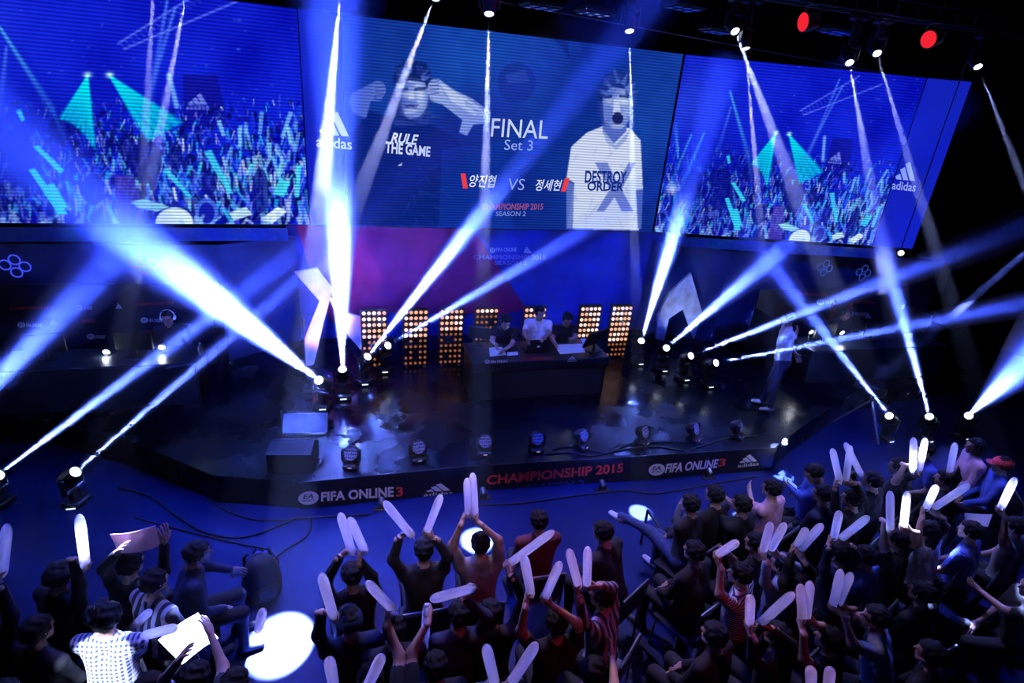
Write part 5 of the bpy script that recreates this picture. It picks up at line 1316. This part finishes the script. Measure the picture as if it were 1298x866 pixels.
def stick(label, p, d, L=.645):
    o = bpy.data.objects.new('cheering_stick', STICK_ME); COL.objects.link(o); o.location = tuple(p)
    o.rotation_euler = Vector(d).to_track_quat('Z', 'Y').to_euler()
    k = max(.6, min(1.15, L / .645)); o.scale = (.74, .74, k)
    tag(o, label, 'cheering stick', 'white inflatable cheering sticks')
    v = bpy.data.objects.new('valve_tab', VALVE_ME); COL.objects.link(v); v.parent = o
    return o
# ---- chairs
M_chair = mat('chair_black_plastic', (.012, .013, .018), .45)
_CH = None
def chair_for(p, yaw, base, label):
    global _CH
    if _CH is None:
        g = {}
        g['seat'] = MB().bbox((0, .02, .405), (.44, .44, .035), .015)
        g['backrest'] = MB().bbox((0, -.245, .66), (.44, .03, .34), .012, rx(.12))
        g['leg'] = [MB().cyl((sx * .19, .20, .39), (sx * .20, .22, 0), .012, n=8) for sx in (-1, 1)] + [MB().cyl((sx * .20, -.22, .52), (sx * .20, -.24, 0), .012, n=8) for sx in (-1, 1)]
        g['back_frame'] = MB().tube([(-.215, -.22, .40), (-.215, -.255, .84), (.215, -.255, .84), (.215, -.22, .40)], .011)
        _CH = {}
        for k, m in g.items():
            L = []
            for q in (m if isinstance(m, list) else [m]):
                o = q.build(k, M_metal if k in ('leg', 'back_frame') else M_chair); L.append(o.data); bpy.data.objects.remove(o, do_unlink=True)
            _CH[k] = L
    t = thing('stacking_chair', label, 'chair', tuple(p), 'black audience chairs', yaw)
    for k, L in _CH.items():
        for me in L:
            o = bpy.data.objects.new(k, me); COL.objects.link(o); o.parent = t
    return t
# ---------------------------------------------------------------- the crowd (centre block)
L_, R_ = -1, 1
person('person in dark jacket with right leg stretched out, two sticks raised left', 'the dark jacket with stretched leg', (446, 729), 8, shirt='black', sticks=[(L_, (431, 651), (446, 699)), (R_, (443, 657), (462, 697))], legs=((-.12, .44, -.13, .42), (.22, .55, .30, .82)))
person('person with round cap and patterned sleeve holding a stick at the left end', 'the capped person at the left end', (443, 788), 5, shirt='navy', hair='cap_navy', sticks=[(L_, (407, 727), (423, 782))])
person('person below the capped one, red-lit bare arm raising a slanted stick', 'the red-lit bare arm', (470, 862), 0, shirt='black', sleeve='short', sticks=[(R_, (465, 738), (497, 772))])
person('person in dark top with pink collar, sticks spread in a V', 'the pink-collared person with the V', (537, 698), 0, shirt='charcoal', sticks=[(L_, (487, 636), (520, 677)), (R_, (559, 628), (541, 674))])
person('person in grey t-shirt holding two sticks upright over a floor pool', 'the grey t-shirt over the floor pool', (609, 690), -6, shirt='grey', sleeve='short', sticks=[(L_, (592, 607), (594, 652)), (R_, (599, 600), (602, 653))])
person('person in maroon jacket in the front row looking at the stage', 'the maroon jacket', (683, 661), 0, shirt='maroon', hair='short', hands=[(L_, 'lap'), (R_, 'lap')])
person('person in black at the front row end, head bent over crossed arms', 'the bent person at the row end', (764, 675), 30, shirt='black', sleeve='short', lean=.3, hands=[(L_, 'lap'), (R_, 'lap')])
person('dark figure in second row swinging a pink-lit stick right', 'the swinger of the pink-lit stick', (622, 778), 0, shirt='black', sticks=[(R_, (702, 673), (645, 715), 'up')])
person('dark figure with red-lit arms and two diverging sticks', 'the red-lit arms in second row', (705, 790), 0, shirt='black', sleeve='short', sticks=[(L_, (664, 705), (673, 752), 'up'), (R_, (710, 713), (691, 757), 'up')])
person('person with pale collar beside the aisle, sticks held up to the left', 'the pale-collared aisle person', (763, 757), 40, shirt='dstripe', sticks=[(L_, (721, 697), (733, 742), 'up'), (R_, (745, 694), (744, 742), 'up')])
person('person at the bottom by the aisle with pink-lit hand and knee', 'the pink-lit hand by the aisle', (752, 852), -50, shirt='black', sleeve='short', pants='grey', shoe='white', hands=[(L_, 'lap'), (R_, (776, 834), 'fwd')])
person('dark figure holding one stick pointing down', 'the downward stick', (552, 846), 0, shirt='black', sleeve='short', sticks=[(L_, (538, 824), (541, 772), 'up', 'far')])
person('dark figure with a stick held level across the row', 'the level stick', (582, 780), 0, shirt='navy', sticks=[(R_, (546, 760), (598, 746), 'up')])
person('nearly hidden figure at the bottom edge raising two sticks, left', 'the figure at the bottom edge, left', (450, 900), 0, shirt='black', z=1.2, sticks=[(L_, (417, 836), (423, 868), 'up'), (R_, (484, 832), (467, 868), 'up')])
person('nearly hidden figure at the bottom edge raising a V of sticks', 'the figure at the bottom edge, centre', (636, 905), 0, shirt='black', z=1.2, sticks=[(L_, (616, 819), (627, 866), 'up'), (R_, (680, 816), (648, 866), 'up')])
person('dark figure in second row between level stick and red-lit arms', 'the quiet figure in second row', (500, 800), 0, shirt='black')
# ---------------------------------------------------------------- right block
YR = 22
G2 = 'spectators in the right block'
def rp(*a, **k): k.setdefault('group', G2); k.setdefault('yaw', YR); return person(*a, **k)
rp('person at the front corner of right block in jeans and white shoe', 'the jeans and white shoe', (875, 639), shirt='charcoal', pants='jean', shoe='white', legs=((-.08, .45, .62, -.20, .80, .66), (.10, .44, .50, .10, .42, .095)), hands=[(L_, (862, 642), 'fwd'), (R_, 'lap')])
rp('dark-clothed person second from the corner in the front row', 'the second person from the corner', (906, 628), shirt='black')
rp('dark-clothed person clapping with both hands raised', 'the clapping person', (940, 640), shirt='black', sleeve='short', hands=[(L_, (909, 632), 'fwd'), (R_, (921, 632), 'fwd')])
rp('person in pink t-shirt raising one hand', 'the pink t-shirt', (978, 620), shirt='pink', sleeve='short', hands=[(L_, (950, 622), 'fwd'), (R_, 'lap')])
rp('person in blue plaid shirt looking at a phone by the floor pool', 'the blue plaid shirt', (1032, 600), yaw=60, shirt='bplaid', sleeve='long', hands=[(L_, (1001, 617), 'fwd'), (R_, (1012, 622), 'fwd')], head=(0, -25))
rp('dark-haired person in navy behind the blue plaid shirt', 'the navy back behind blue plaid', (1043, 627), shirt='navy')
rp('person hidden behind a fan of three sticks', 'the fan of sticks', (1080, 633), shirt='black', sticks=[(L_, (1055, 569), (1064, 609)), (R_, (1078, 565), (1072, 610))])
rp('dark person next to the fan of sticks with one thin stick', 'the thin stick next to the fan', (1106, 610), shirt='black', sticks=[(L_, (1071, 561), (1091, 601))])
rp('person with two glaring white sticks held together', 'the two glaring sticks', (1139, 592), shirt='black', sleeve='short', sticks=[(L_, (1158, 555), (1157, 596)), (R_, (1173, 556), (1165, 597))])
rp('person with a blurred bluish stick in the back', 'the blurred bluish stick', (1198, 608), shirt='charcoal', sticks=[(R_, (1211, 561), (1204, 598))])
rp('person in dark blue at the side of the hall leaning forward', 'the leaning dark blue person', (1172, 572), yaw=70, shirt='blue', sleeve='short', lean=.3)
rp('person in dusky pink top at the far right back', 'the dusky pink top', (1236, 566), yaw=60, shirt='pink', lean=.2)
rp('person in blue with a red cap at the far right', 'the red cap', (1270, 590), yaw=50, shirt='blue', hair='cap_red')
rp('person under a tall white stick and a dim stick', 'the tall white stick', (1137, 684), shirt='black', sleeve='short', sticks=[(L_, (1128, 619), (1128, 668)), (R_, (1151, 622), (1146, 666))])
rp('long-haired person in white with a wide-swung stick', 'the long-haired person in white', (1178, 674), shirt='white', sleeve='short', hair='long', sticks=[(L_, (1187, 616), (1174, 644)), (R_, (1229, 614), (1182, 645))])
rp('person in striped blue shirt near the right edge', 'the striped blue shirt', (1230, 674), shirt='bplaid', sleeve='short')
rp('person at the right edge raising a glaring stick over white paper', 'the glaring stick at the right edge', (1287, 668), shirt='grey', sleeve='short', sticks=[(L_, (1287, 606), (1268, 645))])
rp('person with two dim blue sticks opened in a V, third row', 'the dim V in third row', (1062, 702), shirt='navy', sticks=[(L_, (1064, 649), (1057, 681)), (R_, (1101, 655), (1066, 683))])
rp('person holding two short dim sticks slanted right', 'the short slanted sticks', (1012, 744), shirt='black', sticks=[(L_, (1022, 671), (1010, 692)), (R_, (1042, 665), (1014, 697))])
rp('person in pale top with two parallel sticks leaning right', 'the pale top with parallel sticks', (992, 716), shirt='pale', sticks=[(L_, (977, 663), (967, 699)), (R_, (995, 664), (977, 697))])
rp('person in black-and-white striped t-shirt with a stick across', 'the striped t-shirt', (938, 729), yaw=35, shirt='striped', sleeve='short', sticks=[(L_, (935, 687), (910, 703))], hands=[(R_, (922, 700), 'up')])
rp('dark-haired person in front of the striped t-shirt', 'the dark hair before the striped t-shirt', (958, 690), shirt='black')
rp('dark person with sticks opened wide near the aisle', 'the wide-open sticks near the aisle', (985, 806), shirt='black', sticks=[(L_, (951, 756), (950, 790)), (R_, (1006, 752), (964, 790))])
rp('dark person with a bright pair of upright sticks', 'the bright upright pair', (1051, 812), shirt='black', sleeve='short', sticks=[(L_, (1015, 742), (1017, 784)), (R_, (1027, 738), (1022, 783))])
rp('person in pale t-shirt leaning over, arms raised with two sticks', 'the leaning pale t-shirt', (1111, 784), yaw=40, shirt='pale', sleeve='short', lean=.25, sticks=[(L_, (1066, 723), (1056, 767)), (R_, (1079, 727), (1062, 766))])
rp('person in blue shirt behind the leaning pale t-shirt', 'the plain blue shirt', (1098, 706), shirt='blue', sleeve='short')
rp('dark person between the rows with glints on the chest', 'the glinting chest', (1168, 752), shirt='black', yaw=10)
rp('dark person at the lower right stretching a blue-lit arm left', 'the blue-lit arm', (1310, 745), shirt='black', sleeve='short', yaw=60, hands=[(L_, (1244, 750), 'fwd')])
rp('person at the bottom edge raising two short sticks', 'the short sticks at the bottom edge', (1040, 892), shirt='black', z=1.2, sticks=[(L_, (1028, 848), (1028, 872)), (R_, (1053, 848), (1050, 872))])
rp('dark quiet person in the fourth row of right block', 'the quiet person in fourth row', (905, 806), shirt='black')
rp('dark quiet person at the aisle in the third row of right block', 'the quiet aisle person', (880, 700), shirt='black')
rp('dark person in the last visible row near the right', 'the last-row person', (1180, 830), shirt='black')
# ---------------------------------------------------------------- left block
G3 = 'spectators in the left block'
def lp(*a, **k): k.setdefault('group', G3); k.setdefault('yaw', -30); return person(*a, **k)
lp('person in dark cap with pink brim lifting a glaring upright stick', 'the dark cap with pink brim', (76, 730), shirt='black', hair='cap_black', sticks=[(R_, (100, 651), (108, 715))])
lp('dark person holding up a pink paper sheet', 'the pink paper sheet holder', (166, 716), shirt='black', hands=[(L_, (147, 702), 'up'), (R_, (208, 690), 'up')])
lp('person in glaring plaid shirt seen from behind', 'the glaring plaid shirt', (136, 784), yaw=-10, shirt='plaid', hair='bowl', wide=1.15, sticks=[(R_, (190, 775), (168, 796), 'fwd')])
lp('man with collared jacket looking right across the floor', 'the collared jacket', (250, 702), yaw=-75, shirt='navy', hands=[(L_, (292, 722), 'fwd'), (R_, 'lap')], lean=.2)
lp('person in jacket with pale diagonal stripes', 'the pale-striped jacket', (196, 738), yaw=-40, shirt='dstripe')
lp('person with fluffy hair holding the white paper sheet', 'the white paper sheet', (248, 860), yaw=-20, z=1.15, shirt='charcoal', hair='bowl', sleeve='short', pants='jean', hands=[(L_, (226, 838), 'up'), (R_, (268, 806), 'fwd')], legs=((-.12, .44, -.13, .42), (.25, .42, .30, .50)))
lp('dark-haired person at the bottom edge below plaid shirt', 'the dark hair below plaid', (190, 874), z=1.15, shirt='black')
lp('dark-haired person at the bottom edge beside the floor pool', 'the dark hair beside the pool', (298, 868), z=1.15, shirt='red')
lp('dark person at the far left edge with a dim blue stick', 'the dim blue stick at left edge', (-16, 770), shirt='black', sticks=[(R_, (9, 665), (3, 726))])
lp('dark person in the shade between left edge and plaid shirt', 'the shaded person at left', (48, 800), shirt='black')
lp('dark person at the lower left corner', 'the corner person', (4, 884), shirt='black', z=1.15)
# loose things held or lying
def held_sheet(label, pxs, z0, z1, m, n='paper_sheet'):
    P = [onz(*pxs[0], z0), onz(*pxs[1], z0), onz(*pxs[2], z1), onz(*pxs[3], z1)]; og = sum(P) / 4; nr = _n(np.cross(P[1] - P[0], P[3] - P[0]))
    mb = MB(); n_ = 8; vs = []; fs = []
    for side in (0, .003):
        for i in range(n_ + 1):
            for j in (0, 1):
                q = quad_map(np.array([[i / n_, j]]), P)[0]; vs.append(q - og + nr * (side + .03 * math.sin(math.pi * i / n_)))
    o2 = 2 * (n_ + 1)
    for i in range(n_):
        a = 2 * i; fs += [(a, a + 2, a + 3, a + 1), (o2 + a, o2 + a + 1, o2 + a + 3, o2 + a + 2), (a, o2 + a, o2 + a + 2, a + 2), (a + 1, a + 3, o2 + a + 3, o2 + a + 1)]
    fs += [(0, 1, o2 + 1, o2), (2 * n_, o2 + 2 * n_, o2 + 2 * n_ + 1, 2 * n_ + 1)]
    mb.add(vs, fs); o = mb.build(n, m, loc=tuple(og), smooth=False)
    return tag(o, label, 'paper')
held_sheet('pink paper sheet held up in the left block', [(151, 701), (203, 692), (197, 666), (139, 677)], 1.38, 1.60, mat('pink_paper', (.85, .55, .75), .7, var=.05))
held_sheet('glaring white paper sheet held low in the left block', [(231, 843), (277, 809), (251, 777), (200, 812)], .95, 1.05, M_paper)
held_sheet('bright white paper in front of the striped blue shirt', [(1224, 662), (1252, 668), (1258, 652), (1222, 650)], .85, .95, M_paper)
stick('white cheering stick lying on the blue bag side of the floor pool', onz(327, 800, .9), _n(onz(332, 779, 1.35) - onz(327, 800, .9)))
stick('white cheering stick poking out below the plaid shirt stick', onz(181, 806, 1.15), _n(onz(206, 800, 1.3) - onz(181, 806, 1.15)), .45)
p = onz(334, 752, 0.0); bg = thing('backpack', 'dark backpack standing on the floor right of the collared jacket', 'bag', tuple(p), None, .3)
MB().lathe((0, 0, 0), (0, 0, 1), [(0, .15), (.03, .19), (.2, .20), (.36, .175), (.46, .12), (.50, .05)], 18).build('body', CL['black'], bg, smooth=True)
MB().bbox((0, -.14, .17), (.24, .16, .22), .05).build('front_pocket', CL['black'], bg)
for s in (-1, 1): MB().tube([(s * .1, .12, .48), (s * .13, .19, .40), (s * .13, .19, .2), (s * .12, .12, .08)], .016).build('strap', CL['black'], bg)
MB().tube([(-.05, .08, .51), (0, .08, .57), (.05, .08, .51)], .010).build('handle', CL['black'], bg)
p = onz(793, 765, 0.0); rd = thing('red_case', 'small red case lying on the aisle floor', 'case', tuple(p), None, .5)
MB().bbox((0, 0, .02), (.10, .17, .04), .012).build('shell', mat('red_plastic', (.7, .02, .03), .4), rd)
MB().bbox((0, -.02, .042), (.03, .03, .006), .002).build('clasp', M_black, rd)
def phone(label, px, z, yaw):
    p = onz(*px, z); t = thing('phone', label, 'phone', tuple(p), None, yaw); MB().bbox((0, 0, 0), (.075, .15, .009), .004, rx(.5)).build('case', M_black, t)
    MB().bbox(rx(.5) @ A3(0, 0, .006), (.068, .135, .002), .0008, rx(.5)).build('display', glow('phone_display', (.3, .45, 1.0), .8), t)
phone('dark phone in the hands of the blue plaid shirt', (1004, 614), 1.02, .8)
# rail beside the right block
t = thing('aisle_rail', 'low black rail along the aisle side of the right block', 'rail', tuple(onz(826, 690, 0)))
og = onz(826, 690, 0)
ra = [onz(812, 690, .0), onz(845, 745, 0), onz(880, 800, 0)]; up_ = A3(0, 0, .55)
MB().tube([q + up_ - og for q in ra], .018).build('top_bar', M_black, t)
MB().tube([q + up_ * .45 - og for q in ra], .012).build('middle_bar', M_black, t)
for q in ra: MB().cyl(q - og, q + up_ - og, .016).build('post', M_black, t)
# ---------------------------------------------------------------- people on the stage
G4 = 'people on the stage'
person('man in dark shirt writing at the left of the desk', 'the left man at the desk', (641, 408), 160, y=9.0, base=ZS, shirt='black', sleeve='short', lean=.4, head=(20, -20), hands=[(L_, (640, 443), 'up'), (R_, (628, 437), 'up')], group=G4)
person('man in white shirt standing out at the middle of the desk', 'the middle man at the desk', (684, 397), 165, y=8.98, base=ZS, shirt='white', sleeve='short', lean=.12, head=(25, 0), hands=[(L_, (690, 428), 'up'), (R_, (668, 430), 'up')], group=G4)
person('man in black leaning over papers at the right of the desk', 'the right man at the desk', (719, 405), 175, y=8.95, base=ZS, shirt='black', sleeve='short', lean=.35, head=(0, -20), extra='glasses', hands=[(L_, (725, 430), 'up'), (R_, (704, 436), 'up')], group=G4)
person('player with white headphones in the left booth', 'the player with white headphones', (213, 405), 178, y=9.75, base=ZS, shirt='black', extra='headphones', group=G4)
person('dark figure seated in the right booth', 'the figure in the right booth', (1072, 398), 178, y=9.1, base=ZS, shirt='black', group=G4)
person('person standing on the right of the stage in white top', 'the standing person', (999, 404), 60, y=7.45, base=ZS, shirt='white', pants='navy', shoe='white', sleeve='short', pose='stand', hands=[(L_, (1010, 420), 'fwd'), (R_, (1008, 448), 'fwd')], group=G4)
# red-trimmed chair in the right booth
p = ony(1070, 415, 9.32); t = thing('gaming_chair', 'black gaming chair with red side wings in the right booth', 'chair', (p[0], p[1], ZS), None, math.pi)
MB().bbox((0, 0, .46), (.5, .5, .09), .03).build('seat', M_black, t)
MB().bbox((0, -.25, .9), (.42, .09, .8), .03, rx(.1)).build('backrest', M_black, t)
for s in (-1, 1):
    MB().bbox((s * .23, -.22, .95), (.07, .12, .5), .025, rx(.1)).build('wing', CL['red'], t)
    MB().bbox((s * .29, 0, .66), (.06, .3, .03), .01).build('armrest', M_black, t)
MB().cyl((0, 0, .08), (0, 0, .42), .03).build('gas_lift', M_metal, t)
for k in range(5):
    a = k * 2 * math.pi / 5; MB().bbox((math.cos(a) * .16, math.sin(a) * .16, .06), (.32, .05, .04), .01, rz(a)).build('base_arm', M_black, t); MB().lathe((math.cos(a) * .3, math.sin(a) * .3 - .02, .03), (0, 1, 0), [(0, .028), (.04, .028)], 10).build('castor', M_black, t)
